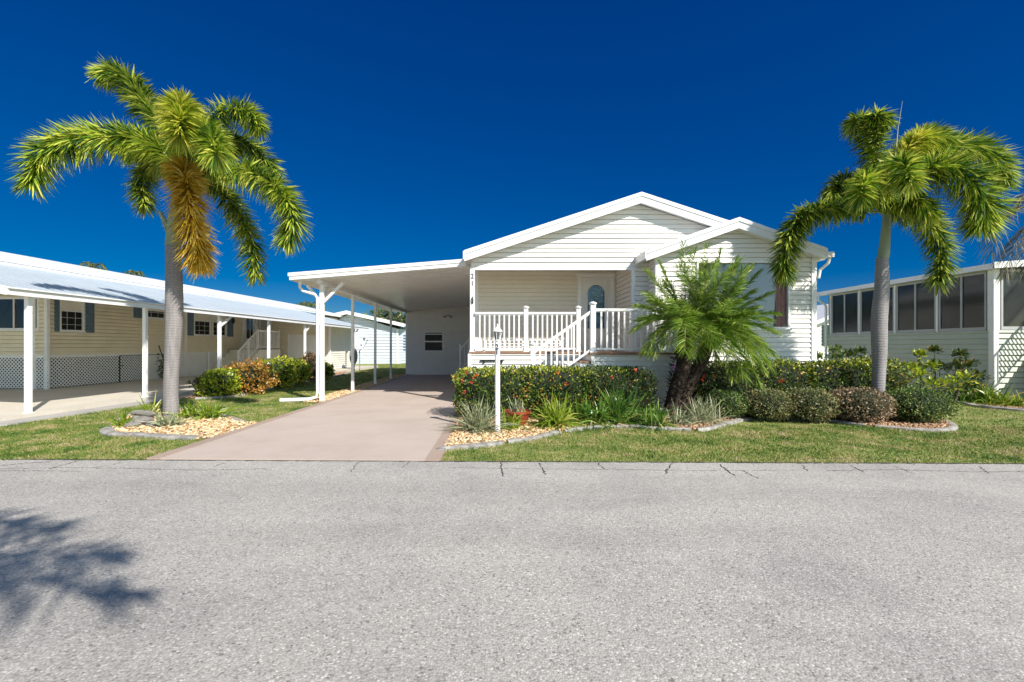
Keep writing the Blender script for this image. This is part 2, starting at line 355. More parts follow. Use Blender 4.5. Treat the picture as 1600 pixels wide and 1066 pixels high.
def text(root,name,s,mat,loc,size,rot=(R(90),0,0),ext=.004):
    cu=bpy.data.curves.new(name,'FONT'); cu.body=s; cu.size=size; cu.extrude=ext; cu.align_x='CENTER'; cu.align_y='CENTER'; cu.offset=size*.02
    to=bpy.data.objects.new('tmp',cu); COL.objects.link(to); dg=bpy.context.evaluated_depsgraph_get(); dg.update()
    me=bpy.data.meshes.new_from_object(to.evaluated_get(dg)); bpy.data.objects.remove(to); 
    M=wm(root).inverted()@Matrix.Translation(Vector(loc))@Matrix.Rotation(rot[2],4,'Z')@Matrix.Rotation(rot[0],4,'X')
    me.transform(M); o=link(name,me,mat,root,False); return o
def norm(a): return a/np.maximum(np.linalg.norm(a,axis=-1,keepdims=True),1e-9)
# lap siding as real geometry
def siding(mb,o,u,n,xa,xb,z0,z1,course=.12,openings=(),topf=None,lap=.026,gr=.012):
    """o origin (z=0), u unit along wall, n outward normal; wall spans xa..xb along u, z0..z1; topf(x)->z clip (gable: list (x,z) polyline)"""
    o,u,n=Vector(o),Vector(u),Vector(n); Z=Vector((0,0,1))
    if topf: z1=min(z1,max(p[1] for p in topf)-.004)
    zs=set(); k=z0
    while k<z1-1e-6: zs.add(round(k,5)); k+=course
    zs.add(z1)
    for op in openings:
        for q in op[2:4]:
            if z0<q<z1: zs.add(round(q,5))
    def lim(z):
        if not topf: return xa,xb
        # gable polyline: x values where top(x)>=z ; convex
        pts=topf; xs=[]
        for (x0_,h0),(x1_,h1) in zip(pts,pts[1:]):
            if h0!=h1 and min(h0,h1)<=z<=max(h0,h1): xs.append(x0_+(x1_-x0_)*(z-h0)/(h1-h0))
        lo,hi=pts[0][0],pts[-1][0]
        pk,pz=max(pts,key=lambda p:p[1])
        if z>=pz: return pk,pk
        a=max([x for x in xs if x<=pk+1e-6] or [lo]) if z>pts[0][1] else lo
        b_=min([x for x in xs if x>=pk-1e-6] or [hi]) if z>pts[-1][1] else hi
        return max(a,xa),min(b_,xb)
    zl=sorted(zs)
    for a,b in zip(zl,zl[1:]):
        if b-a<1e-5: continue
        i=math.floor((a-z0)/course+1e-4); fa=(a-z0)/course-i; fb=fa+(b-a)/course
        oa=lap*(1-fa); ob=lap*(1-min(fb,1))
        la,ra=lim(a+1e-4); lb,rb=lim(b-1e-4)
        if ra-la<.01: continue
        if rb<lb: lb=rb=(lb+rb)/2
        segs=[(0.,1.)]
        zm=(a+b)/2; cuts=sorted([(op[0],op[1]) for op in openings if op[2]-1e-5<zm<op[3]+1e-5])
        spans=[]; cur=None
        def put(l0,r0,l1,r1):
            end=abs(fb-1)<1e-3 and b-a>gr*2
            bb=b-gr if end else b; k_=(bb-a)/(b-a); l1b=l0+(l1-l0)*k_; r1b=r0+(r1-r0)*k_
            vs=[o+u*l0+Z*a+n*oa,o+u*r0+Z*a+n*oa,o+u*r1b+Z*bb+n*ob,o+u*l1b+Z*bb+n*ob,
                o+u*l0+Z*a-n*.03,o+u*r0+Z*a-n*.03]
            fs=[(0,1,2,3)]
            if fa<1e-3: fs.append((4,5,1,0))
            if end:
                vs+=[o+u*r1b+Z*bb-n*.03,o+u*l1b+Z*bb-n*.03,o+u*r1+Z*b-n*.03,o+u*l1+Z*b-n*.03]
                fs+=[(3,2,6,7),(7,6,8,9)]
            if u.cross(Z).dot(n)<0: fs=[f[::-1] for f in fs]
            mb.add(vs,fs)
        L0,L1=la,lb
        for c0,c1 in cuts:
            if c0>L0: put(L0,c0,max(L1,min(c0,L1)) if L1>c0 else L1,c0)
            L0=c1; L1=c1
        if ra>L0: put(L0,ra,L1,rb)
    return mb
# ---------------- foliage helpers (numpy)
def leaves(P,D,S,L,Wd,fold=.25):
    """diamond leaves; P,D,S (n,3); L,Wd (n,)"""
    n=len(P); L=L[:,None]; Wd=Wd[:,None]; Nn=norm(np.cross(D,S))
    V=np.stack([P,P+D*L*.45+S*Wd*.5+Nn*Wd*fold,P+D*L,P+D*L*.45-S*Wd*.5+Nn*Wd*fold],1).reshape(-1,3)
    F=np.arange(n*4).reshape(n,4); return V,F
def rnd(n): return norm(RG.normal(size=(n,3)))
def straps(P,D,L,Wd,droop,seg=4,side=None):
    """arching strap leaves: start P, direction D, droop metres at the tip"""
    n=len(P); up=np.array([0,0,1.])
    S=norm(np.cross(D,up)) if side is None else side
    rows=[]; tips=[]
    for i in range(seg+1):
        t=i/seg; wd=np.where(t<.5,.55+.9*t,1.0*(1-t)*2+.04)*Wd if True else Wd
        c=P+D*(L*t)[:,None]; c=c-up*(droop*t*t)[:,None]
        rows.append(c-S*(wd/2)[:,None]); rows.append(c+S*(wd/2)[:,None]); tips+= [t,t]
    V=np.stack(rows,1); m=2*(seg+1)
    F=[]
    for i in range(seg): F.append([2*i,2*i+1,2*i+3,2*i+2])
    F=np.array(F)[None]+ (np.arange(n)*m)[:,None,None]
    T=np.tile(np.array(tips),n)
    return V.reshape(-1,3),F.reshape(-1,4),T
def spline(pts,n):
    pts=np.array([list(p) for p in pts],float); k=len(pts)
    P=np.vstack([2*pts[0]-pts[1],pts,2*pts[-1]-pts[-2]]); out=[]
    for q in np.linspace(0,k-1-1e-6,n):
        i=int(q); t=q-i; a,b,c,d=P[i],P[i+1],P[i+2],P[i+3]
        out.append(.5*((2*b)+(c-a)*t+(2*a-5*b+4*c-d)*t*t+(3*b-a-3*c+d)*t**3))
    return np.array(out)
def frond(root,ctrl,mat,n=420,Lm=.42,mode='fox',width=.028,start=.12,name='frond',stemr=.016,droop=.10,prof=None,label=None):
    C=spline(ctrl,40); T=norm(np.gradient(C,axis=0)); seglen=np.linalg.norm(np.diff(C,axis=0),axis=1).sum()
    t=np.sort(RG.uniform(start,1,n)); x=t*39; i=np.clip(x.astype(int),0,38); f=(x-i)[:,None]
    P=C[i]*(1-f)+C[i+1]*f; A=norm(T[i]*(1-f)+T[i+1]*f)
    up=np.array([0,0,1.]); side=norm(np.cross(A,up)+1e-6); nn=norm(np.cross(side,A))
    if mode=='fox':
        ph=RG.uniform(0,2*np.pi,n); B=side*np.cos(ph)[:,None]+nn*np.sin(ph)[:,None]
        ang=np.radians(RG.uniform(55,92,n))
    else:
        sg=np.where(RG.random(n)<.5,-1,1); ph=RG.normal(.28,.22,n)
        B=side*(sg*np.cos(ph))[:,None]+nn*np.sin(ph)[:,None]; ang=np.radians(RG.uniform(42,62,n))
    ang=ang*(1-(.35 if mode=='fox' else .55)*np.clip((t-.78)/.22,0,1))
    D=norm(A*np.cos(ang)[:,None]+B*np.sin(ang)[:,None]+RG.normal(size=(n,3))*.07)
    pf=np.interp(t,[start,start+.15,.5,.85,1],prof or ([.6,.9,1,.95,.72] if mode=='fox' else [.6,.95,1,.85,.55]))
    L=Lm*pf*RG.uniform(.78,1.12,n)
    S=norm(np.cross(D,A)+RG.normal(size=(n,3))*.35)
    V,F,tp=straps(P,D,L,width*RG.uniform(.8,1.2,n),droop*L/Lm*RG.uniform(.6,1.6,n),seg=2,side=S)
    # stem as a thin tube
    mb=MB(); m_=12; Cs=spline(ctrl,m_); mb.tube(Cs,[stemr*(1-.75*k/(m_-1)) for k in range(m_)],5)
    o=npmesh(name,V,F,mat,root,tip=tp)
    if label: o['label']=label
    part(o,'rachis',mb,stemm,smooth=True)
    return o
def shrubshape(c,r,n,size,mat,root,name='foliage',power=3.,bump=.10,corer=.80,lump=5,tilt=.7,inner=.72,corem=None):
    """leafy mass: superellipsoid of leaves with lumps and gaps"""
    c=np.array(c,float); r=np.array(r,float)
    d=rnd(n*2); d=d[d[:,2]>-.93][:n]; n=len(d)
    k=(np.abs(d)**power).sum(1)**(-1/power)
    lumps=np.ones(n); ks=RG.normal(size=(lump,3))*2.4; phs=RG.uniform(0,6.28,lump)
    for q in range(lump): lumps+=bump/lump*2*np.sin((d*k[:,None])@ks[q]*2.2+phs[q])
    rad=k*lumps*(inner+(1-inner)*RG.random(n)**.5)*(1+RG.normal(size=n)*.025)
    P=c+d*rad[:,None]*r
    Nn=norm(d/np.maximum(r,.05)); D=norm(rnd(n)+Nn*tilt+np.array([0,0,.25])); S=norm(np.cross(D,rnd(n)))
    L=size*RG.uniform(.6,1.3,n)
    V,F=leaves(P,D,S,L,L*.5)
    zt_=c[2]+r[2]; tp=np.clip((P[:,2]-(zt_-.30))/.28,0,1)  # painted by height: sunlit top and new growth, strongest at the crest
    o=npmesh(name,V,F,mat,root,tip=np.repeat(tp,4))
    # dark twiggy core: blocks light, inner shade put into its colour
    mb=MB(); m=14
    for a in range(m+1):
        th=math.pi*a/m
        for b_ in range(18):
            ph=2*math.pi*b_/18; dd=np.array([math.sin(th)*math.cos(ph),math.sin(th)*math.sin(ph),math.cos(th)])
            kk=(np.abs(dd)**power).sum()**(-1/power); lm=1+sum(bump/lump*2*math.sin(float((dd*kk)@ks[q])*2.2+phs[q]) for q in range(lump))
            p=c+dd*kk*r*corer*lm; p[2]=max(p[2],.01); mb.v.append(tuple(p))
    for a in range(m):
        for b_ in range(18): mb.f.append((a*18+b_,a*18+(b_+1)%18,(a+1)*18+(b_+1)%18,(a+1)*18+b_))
    part(root,'dark_core',mb,corem or core,smooth=True)
    return o
def clump(name,c,n,L,wd,mat,label,cat='plant',group=None,spread=.9,rad=.12,droop=.5,minel=12,maxel=80,z=.02):
    t=thing(name,label,cat,(c[0],c[1],z),group=group)
    az=RG.uniform(0,2*np.pi,n); el=np.radians(RG.uniform(minel,maxel,n))
    P=np.stack([c[0]+RG.normal(size=n)*rad*.6,c[1]+RG.normal(size=n)*rad*.6,np.full(n,z)],1)
    D=np.stack([np.cos(az)*np.cos(el)*spread,np.sin(az)*np.cos(el)*spread,np.sin(el)],1); D=norm(D)
    S0=norm(np.cross(D,np.array([0,0,1.]))); N0=np.cross(S0,D); rr_=RG.normal(size=n)*.9; SD=norm(S0*np.cos(rr_)[:,None]+N0*np.sin(rr_)[:,None])
    LL=L*RG.uniform(.55,1.1,n); V,F,tp=straps(P,D,LL,wd*RG.uniform(.7,1.2,n),droop*LL*RG.uniform(.4,1.3,n)*(.40+np.cos(el)),seg=5,side=SD)
    V[:,2]=np.maximum(V[:,2],.015+z*.5)
    npmesh('leaves',V,F,mat,t,tip=tp); 
    mb=MB(); mb.lathe((c[0],c[1],z),[(rad*.5,-.02),(rad*.6,.03),(rad*.3,.09),(.01,.11)],9); part(t,'base',mb,twig,smooth=True)
    return t
# ================= SETTING =================
def struct(name,mb,mat): return solo(name,mb,mat,kind='structure')
def roadY(x): return 5.955-.0174*x
struct('ground',MB().add([(-150,-60,-.02),(150,-60,-.02),(150,400,-.02),(-150,400,-.02)],[(0,1,2,3)]),lawnm)
struct('road',MB().add([(-80,-7,0),(80,-7,0),(80,roadY(80),0),(-80,roadY(-80),0)],[(0,1,2,3)]),asph)
# cracks along the tarmac edge: thin wandering ribbons in the road surface
ck=MB()
def crack(pts,w=.012):
    pts=[Vector((*G(*p),.004)) for p in pts]; q=[]
    for a,b in zip(pts,pts[1:]):
        k=max(2,int((b-a).length/.03))
        for i in range(k): q.append(a.lerp(b,i/k)+Vector((random.gauss(0,.009),random.gauss(0,.009),0)))
    q.append(pts[-1])
    for i in range(len(q)-1):
        d=(q[i+1]-q[i]).normalized(); s=Vector((-d.y,d.x,0))*w*random.uniform(.25,.8)
        w1=w*random.uniform(.25,.8); s2=Vector((-d.y,d.x,0))*w1
        ck.add([q[i]-s,q[i+1]-s2,q[i+1]+s2,q[i]+s],[(0,1,2,3)])
crack([(783,723),(784,735),(787,745)]); crack([(843,724),(848,733),(852,742)]); crack([(934,724),(945,733)],.008)
crack([(1049,725),(1043,734),(1040,741)]); crack([(1124,726),(1135,734),(1150,744)]); crack([(1252,727),(1262,736)],.008); crack([(1330,728),(1350,738)],.008)
crack([(120,721),(98,727),(76,733)]); crack([(192,722),(172,727),(150,731)],.007); crack([(352,724),(330,730)],.007); crack([(0,736),(60,736),(130,737)],.006); crack([(0,728),(40,724),(80,722)],.012)
crack([(1395,728),(1430,741)],.007); crack([(1530,729),(1545,740)],.007); crack([(640,722),(628,731)],.007)
crack([(0,733),(90,731),(190,732),(300,735),(420,733)],.006); crack([(700,731),(830,733),(960,734),(1100,736),(1250,735)],.005); crack([(1290,736),(1400,734),(1520,738),(1600,737)],.007); crack([(1160,735),(1185,748)],.007); crack([(560,723),(548,738)],.007)
# crumbled dark seam where tarmac meets the verge
x=-12.
while x<16:
    w=random.uniform(.05,.2); yy=roadY(x); h=random.uniform(.008,.045)
    ck.add([(x,yy-h,.004),(x+w,roadY(x+w)-random.uniform(.006,.03),.004),(x+w,roadY(x+w)+.012,.004),(x,yy+.012,.004)],[(0,1,2,3)]); x+=w
struct('road_cracks',ck,crackm)
# driveway: coated slab with darker border bands
DX0,DX1=-4.60,-.80; DY1=23.4
def slab(name,pts,z0,z1,mat): return struct(name,MB().poly(pts,z0,z1),mat)
slab('driveway',[(DX0+.16,roadY(DX0)+.004),(DX1-.16,roadY(DX1)+.004),(DX1-.16,DY1),(DX0+.16,DY1)],-.05,.022,drive)
slab('driveway_border',[(DX0-.02,roadY(DX0)+.002),(DX0+.16,roadY(DX0)+.002),(DX0+.16,DY1),(DX0-.02,DY1)],-.05,.026,driveb)
slab('driveway_border',[(DX1-.16,roadY(DX1)+.002),(DX1+.03,roadY(DX1)+.002),(DX1+.03,DY1),(DX1-.16,DY1)],-.05,.026,driveb)
# beds
frontc=[G(*p) for p in [(690,706),(695,702),(762,696),(792,691),(835,685),(855,680),(882,674),(920,669),(980,667.5),(1046,671),(1092,672),(1116,668),(1140,661),(1160,656),(1200,654),(1240,655),(1300,659),(1323,662),(1380,668),(1430,672),(1475,673),(1489,668),(1478,659)]]
fc=spline([(a,b,0) for a,b in frontc],90)[:,:2]
bedF=[tuple(p) for p in fc]+[(9.2,11.0),(9.0,11.9),(-.8,11.9),(DX1+.03,11.5)]
lbed=[G(*p) for p in [(306,686),(262,684),(215,681),(180,680),(167,675),(176,668),(190,655),(230,644),(290,640),(340,648),(382,661)]]
lc=spline([(a,b,0) for a,b in lbed],50)[:,:2]
bedL=[tuple(p) for p in lc]+[(DX0-.02,lc[-1][1]),(DX0-.02,lc[0][1])]
bedP=[(DX0-.02,12.1),(-5.15,12.1),(-5.25,18),(-5.25,23.4),(DX0-.02,23.4)]
bedB=[(-9.25,13.2),(-8.5,12.9),(-7.9,13.3),(-7.8,14.5),(-7.85,18),(-7.95,22),(-8.2,26),(-9.3,26),(-9.1,20)]
bedR=[G(*p) for p in [(1482,627),(1510,632),(1540,636.5),(1600,642),(1680,644)]]+[(15.2,13.2),(9.9,13.2)]
for p in (bedF,bedL,bedP,bedB,bedR): slab('planting_bed_soil',p,-.04,.012,soilm)
def inside(P,poly):
    poly=np.array(poly); x,y=P[:,0],P[:,1]; r=np.zeros(len(P),bool); j=len(poly)-1
    for i in range(len(poly)):
        xi,yi=poly[i]; xj,yj=poly[j]
        c=((yi>y)!=(yj>y))&(x<(xj-xi)*(y-yi)/(yj-yi+1e-12)+xi); r^=c; j=i
    return r
def edge(name,label,c,w=.14,h=.04,loc=None,group='concrete bed edging',n0=0):
    """poured curb, broken in lengths"""
    c=[Vector((a,b,0)) for a,b in c]; mb=MB(); prev=None; acc=0
    for i,p in enumerate(c):
        d=(c[min(i+1,len(c)-1)]-c[max(i-1,0)]).normalized(); s=Vector((-d.y,d.x,0))
        pr=[(-.5,-.03),(-.5,h*.55),(-.36,h*.9),(.0,h),(.36,h*.9),(.5,h*.55),(.5,-.03)]
        for a,z in pr: mb.v.append(tuple(p+s*w*a*(1+random.gauss(0,.06))+Vector((0,0,z+random.gauss(0,.004)))))
        if i:
            o=len(mb.v)-14
            for k in range(6): mb.f.append((o+k,o+k+1,o+8+k,o+7+k))
    mb.f.append(tuple(range(7))); mb.f.append(tuple(range(len(mb.v)-7,len(mb.v)))[::-1])
    return solo(name,mb,edging,loc=c[0],smooth=True,label=label,cat='bed edging',group=group)
segs=[(0,12),(12,24),(24,40),(40,55),(55,72),(72,90)]
lab=['grey concrete edging at the driveway corner of the front bed','grey concrete edging in front of the lime strap leaves','grey concrete edging below the dark strap plants','grey concrete edging curving round the silvery grass clump','grey concrete edging before the middle ball shrubs','grey concrete edging rounding the right end of the front bed']
for (a,b),l in zip(segs,lab): edge('bed_edging',l,[tuple(p) for p in fc[a:b]])
edge('bed_edging','grey concrete edging around front of the left palm bed',[tuple(p) for p in lc[:24]],.2,.05)
edge('bed_edging','pale concrete edging behind the left palm by the lawn',[tuple(p) for p in lc[25:]],.13,.04)
edge('bed_edging','concrete edging beside the croton bushes on the left lawn',[tuple(q) for q in spline([(a,b,0) for a,b in bedB[1:7]],30)[:,:2]],.13,.05)
edge('bed_edging','pale concrete edging of the right neighbour strap leaf bed',[tuple(q) for q in spline([(a,b,0) for a,b in bedR[:5]],30)[:,:2]],.16,.05)
# chips
def scatter(poly,n,box=None):
    a=np.array(poly); lo,hi=a.min(0),a.max(0)
    P=RG.uniform(lo,hi,(n,2)); return P[inside(P,poly)]
def chipmesh(name,poly,n,size,mat,label):
    P=scatter(poly,n); n=len(P); z=RG.uniform(.012,.032,n)
    D=rnd(n); D[:,2]*=.35; D=norm(D); S=norm(np.cross(D,np.array([0,0,1.])+rnd(n)*.4)); U=np.cross(S,D)
    L=(size*RG.uniform(.5,1.4,n))[:,None]; Wd=L*RG.uniform(.35,.8,n)[:,None]; H=L*RG.uniform(.2,.4,n)[:,None]
    C=np.column_stack([P,z])
    vs=[]
    for a,b,c in ((-1,-1,-1),(1,-.7,-1),(.8,1,-1),(-1,.8,-1),(-.8,-1,1),(.9,-.8,1),(1,.8,1),(-.7,1,1)):
        vs.append(C+D*L*a*.5+S*Wd*b*.5+U*H*c*.5)
    V=np.stack(vs,1).reshape(-1,3); F=np.array([(4,5,6,7),(0,1,5,4),(1,2,6,5),(2,3,7,6),(3,0,4,7)])
    F=(F[None]+(np.arange(n)*8)[:,None,None]).reshape(-1,4)
    o=npmesh(name,V,F,mat); meta(o,label,'mulch',kind='stuff'); return o
chipmesh('wood_chips',bedL,5200,.055,chipm,'pale golden wood chips round the left palm trunk')
fb=[tuple(p) for p in fc[:34]]+[(2.4,9.4),(-.8,9.4)]
chipmesh('wood_chips',fb,7500,.05,chipm,'pale golden wood chips round the lamp post')
fb2=[tuple(p) for p in fc[34:]]+[(9.2,10.4),(2.4,10.4)]
chipmesh('wood_chips',fb2,16000,.045,chipd,'brown wood chips under the ball shrubs')
chipmesh('wood_chips',bedP,5500,.05,chipm,'pale wood chips along the carport posts')
chipmesh('wood_chips',bedB,4500,.05,chipd,'brown wood chips under the croton bushes')
chipmesh('wood_chips',bedR,4000,.05,chipd,'dark wood chips in the right neighbour bed')
# neighbour slab and kerb (left)
NO=Vector((-9.77,9.56,0)); NR=math.atan(.055)   # neighbour lot is turned a little
nu=Vector((math.cos(NR),-math.sin(NR),0)); nv=Vector((math.sin(NR),math.cos(NR),0))
def NL(u,d,z=0): return NO+nu*u+nv*d+Vector((0,0,z))
def NLs(*pp): return [tuple(NL(u,d)[:2]) for u,d in pp]
slab('neighbour_driveway',NLs((.12,-.7),(.12,22.5),(-9,22.5),(-9,-3.6),(-2.4,-3.6),(-.6,-2.0)),-.05,.10,slabm)
slab('kerb_path',NLs((.62,-.9),(.55,5.6),(.12,5.6),(.12,-.75),(-.6,-2.0),(-2.5,-3.6),(-1.6,-3.6),(-.1,-2.0)),-.05,.03,pathm)
exc=[[(DX0-.05,0),(DX1+.05,0),(DX1+.05,24),(DX0-.05,24)],bedF,bedL,bedP,bedB,bedR,NLs((.62,-.9),(.62,22),(-9,22),(-9,-3.6),(-1.6,-3.6),(-.1,-2.0)),[(-.9,11),(8,11),(8,40),(-.9,40)]]
def grassmesh(name,reg,n,h,wd,label):
    P=scatter(reg,n); P=P[P[:,1]>roadY(P[:,0])+RG.normal(size=len(P))*.02-.03*(np.sin(P[:,0]*9)*np.sin(P[:,0]*3.3)>.2)]
    for e in exc: P=P[~inside(P,e)]
    n=len(P); D=norm(np.column_stack([RG.normal(size=(n,2))*.75,np.ones(n)])); S=norm(np.cross(D,rnd(n)))
    pat=.6+.5*(np.sin(P[:,0]*2.1+np.cos(P[:,1]*1.7)*2)*np.sin(P[:,1]*2.6+P[:,0]*.7)*.5+.5)
    V,F=leaves(np.column_stack([P,np.full(n,-.012)]),D,S,h*pat*RG.uniform(.5,1.4,n),wd*RG.uniform(.7,1.3,n),0)
    o=npmesh(name,V,F,grassm); meta(o,label,'grass',kind='stuff')
grassmesh('grass',[(-.9,5.8),(16,5.6),(16,8.2),(-.9,9)],120000,.042,.011,'short patchy grass verge in front of the bed')
grassmesh('grass',[(5,8),(18,8),(18,13.5),(5,13.5)],45000,.045,.013,'short green lawn between the two right houses')
grassmesh('grass',[(-13,5.9),(-4.5,5.9),(-4.5,9.2),(-13,9.2)],80000,.044,.010,'short lawn at the roadside left of the driveway')
grassmesh('grass',[(-10,9.2),(-4.6,9.2),(-4.6,16),(-10,16)],45000,.045,.013,'lawn strip between croton bushes and carport')
grassmesh('grass',[(-9.5,16),(-4.8,16),(-4.8,40),(-9.5,40)],30000,.05,.022,'back lawn beyond the carport')
# ================= MAIN HOUSE =================
HX0,HX1=-.70,7.70; YM=11.6; YB=13.2; YW=11.05; ZD=1.34
house=thing('house','white lap siding home with twin front gables, raised porch and arched glass door','house',(3.5,11.6,0))
ZP,SL=5.25,.329   # main roof apex, slope
def ztop(x,ap=3.5,zp=ZP,sl=SL): return zp-sl*abs(x-ap)
gpts=[(HX0,ztop(HX0)-.2),(3.5,ZP-.2),(HX1,ztop(HX1)-.2)]
wb=MB(); siding(wb,(0,YM,0),(1,0,0),(0,-1,0),HX0,HX1,3.48,5.2,openings=(),topf=gpts); part(house,'gable_wall',wb,white)
wb=MB(); siding(wb,(0,YM,0),(1,0,0),(0,-1,0),3.42,HX1,.0,3.48); siding(wb,(3.36,0,0),(0,1,0),(-1,0,0),YM,YB,ZD,3.75); part(house,'porch_side_wall',wb,white)
# boards that square the porch opening
mb=MB(); mb.box(-.735,3.45,YM-.012,YM+.10,3.40,3.478); mb.box(3.33,3.418,YM-.02,YM+.09,ZD,3.40); mb.box(HX1-.02,HX1+.06,YM-.02,YM+.06,0,3.6); part(house,'corner_board',mb,trimw,bevel=.004)
wb=MB(); siding(wb,(0,YB,0),(1,0,0),(0,-1,0),HX0,3.36,ZD,3.75,openings=[(2.24,3.30,ZD,3.55)],gr=.005,lap=.014); part(house,'porch_back_wall',wb,porchs)
mb=MB(); mb.box(HX0,3.36,YM+.1,YB+.1,3.752,3.79); part(house,'porch_ceiling',mb,porchs)
mb=MB(); mb.box(HX0-.02,HX0+.1,YB-.03,YB-.0,ZD,3.75); part(house,'pilaster',mb,trimw)
# side and back walls
wb=MB(); siding(wb,(HX0,0,0),(0,1,0),(-1,0,0),YB,23.4,.0,3.75); siding(wb,(HX1,0,0),(0,1,0),(1,0,0),YM,23.4,0,3.75)
siding(wb,(0,23.4,0),(1,0,0),(0,1,0),HX0,HX1,0,5.2,topf=[(a,b) for a,b in gpts]); wb.box(HX0+.02,HX1-.02,YB+.12,23.3,.0,3.5); part(house,'side_wall',wb,white)
# roof
def gable_roof(root,x0,x1,ap,zp,sl,y0,y1,th=.18,mat=roofm,fm=fasc,fh=.25,name='roof'):
    mb=MB()
    for xe in (x0,x1):
        ze=zp-sl*abs(xe-ap)
        mb.prism([(ap,y0+.02,zp),(xe,y0+.02,ze),(xe,y0+.02,ze-th),(ap,y0+.02,zp-th)],(0,y1-y0,0))
    rf=part(root,name,mb,mat)
    for xe in (x0,x1):
        ze=zp-sl*abs(xe-ap); f=MB()
        f.prism([(ap,y0-.03,zp+.015),(xe,y0-.03,ze+.015),(xe,y0-.03,ze-fh),(ap,y0-.03,zp-fh)],(0,.048,0))
        f.prism([(ap,y0-.05,zp+.025),(xe,y0-.05,ze+.025),(xe,y0-.05,ze-.07),(ap,y0-.05,zp-.07)],(0,.018,0))
        s_=1 if xe>ap else -1
        f.box(min(xe,xe+s_*.03),max(xe,xe+s_*.03),y0-.04,y1,ze-fh*.8,ze+.01)
        part(root,'fascia',f,fm)
    return rf
gable_roof(house,-.86,7.86,3.5,ZP,SL,11.36,23.6,fh=.24)
# wing
ap,zw,sw=5.62,4.48,.352
def zt2(x): return zw-sw*abs(x-ap)
WX0,WX1=3.77,7.56
win=(4.72,6.95,1.90,3.52)
wb=MB(); siding(wb,(0,YW,0),(1,0,0),(0,-1,0),WX0,WX1,.0,4.4,course=.113,topf=[(WX0,zt2(WX0)-.19),(ap,zw-.19),(WX1,zt2(WX1)-.19)],openings=[win]); part(house,'wing_wall',wb,white)
wb=MB(); siding(wb,(WX0,0,0),(0,1,0),(-1,0,0),YW,YM,0,3.72,course=.113); part(house,'wing_side_wall',wb,white); wb=MB(); siding(wb,(WX1,0,0),(0,1,0),(1,0,0),YW,YM,0,3.7,course=.113); part(house,'wing_side_wall',wb,white)
mb=MB(); 
mb.box(WX0-.03,WX0+.10,YW-.035,YW-.018,0,3.66); mb.box(WX0-.034,WX0-.016,YW-.034,YW+.10,0,3.66); mb.box(WX1-.09,WX1+.03,YW-.035,YW-.018,0,3.6); mb.box(WX1+.018,WX1+.034,YW-.034,YW+.1,0,3.6)
part(house,'corner_board',mb,trimw,bevel=.003)
gable_roof(house,3.45,7.66,ap,zw,sw,10.82,11.62,fh=.23)
mb=MB()
for xe in (3.5,7.62):
    mb.prism([(ap,10.85,zw-.2),(xe,10.85,zt2(xe)-.2),(xe,10.85,zt2(xe)-.215),(ap,10.85,zw-.215)],(0,.2,0))
part(house,'soffit',mb,white)
# gutter end and spout on the right eave
mb=MB(); mb.box(7.86,7.99,11.3,23.5,3.60,3.72); mb.box(7.70,7.86,10.8,11.0,3.58,3.70); mb.tube([(7.80,10.86,3.60),(7.78,10.9,3.45),(7.66,11.0,3.3),(7.62,11.0,3.1)],.035,8); mb.bar((7.95,11.28,3.74),(8.12,11.2,3.70),.03,.03); part(house,'gutter',mb,trimw)
# wing window
def window(root,P,u,n,w,h,fr=.05,depth=.05,mull=(),trans=(),glassm=screen,frm=trimw,sill=True,name='window',back=True,inset=.035,upblind=None):
    """P lower-left corner, u along, n outward"""
    P,u,n=Vector(P),Vector(u),Vector(n); Z=Vector((0,0,1)); f=MB()
    b=P-n*(depth*.6)
    f.obox(b,u*w,Z*fr,n*depth); f.obox(b+Z*(h-fr),u*w,Z*fr,n*depth); f.obox(b+Z*fr,u*fr,Z*(h-2*fr),n*depth); f.obox(b+Z*fr+u*(w-fr),u*fr,Z*(h-2*fr),n*depth)
    for k_,(m_,wd) in enumerate(mull):
        if wd<.02: f.obox(P+Z*fr+u*(m_*w-wd/2)-n*(inset-.006),u*wd,Z*(h-2*fr),n*.006)
        else: f.obox(b+Z*fr+u*(m_*w-wd/2)+n*.004,u*wd,Z*(h-2*fr),n*(depth-.012))
    for m_,wd in trans:
        if wd<.02: f.obox(P+u*fr+Z*(m_*h-wd/2)-n*(inset-.007),u*(w-2*fr),Z*wd,n*.0065)
        else: f.obox(b+u*fr+Z*(m_*h-wd/2)+n*.007,u*(w-2*fr),Z*wd,n*(depth-.018))
    fo=part(root,name,f,frm)
    if sill: s_=MB(); s_.obox(P-u*.03-Z*.035-n*.02,u*(w+.06),Z*.034,n*.07); part(fo,'sill',s_,frm)
    g=MB(); g.obox(P+u*fr*.5+Z*fr*.5-n*(inset+.006),u*(w-fr),Z*(h-fr),n*.006); part(fo,'pane',g,glassm)
    if upblind:
        q=MB(); q.obox(P+u*fr+Z*(h*upblind[0])-n*(inset-.004),u*(w-2*fr),Z*(h*(1-upblind[0])-fr),n*.004); part(fo,'blind',q,upblind[1])
    return fo
fo=window(house,(win[0],YW-.02,win[2]),(1,0,0),(0,-1,0),win[1]-win[0],win[3]-win[2],.045,.07,glassm=cglass)
b=MB(); z=win[2]+.06
while z<win[3]-.05: b.obox((win[0]+.22,YW+.08,z),(win[1]-win[0]-.45,0,0),(0,-.008,.0265),(0,.002,.0006)); z+=.027
part(fo,'blinds',b,blind)
cu=MB()
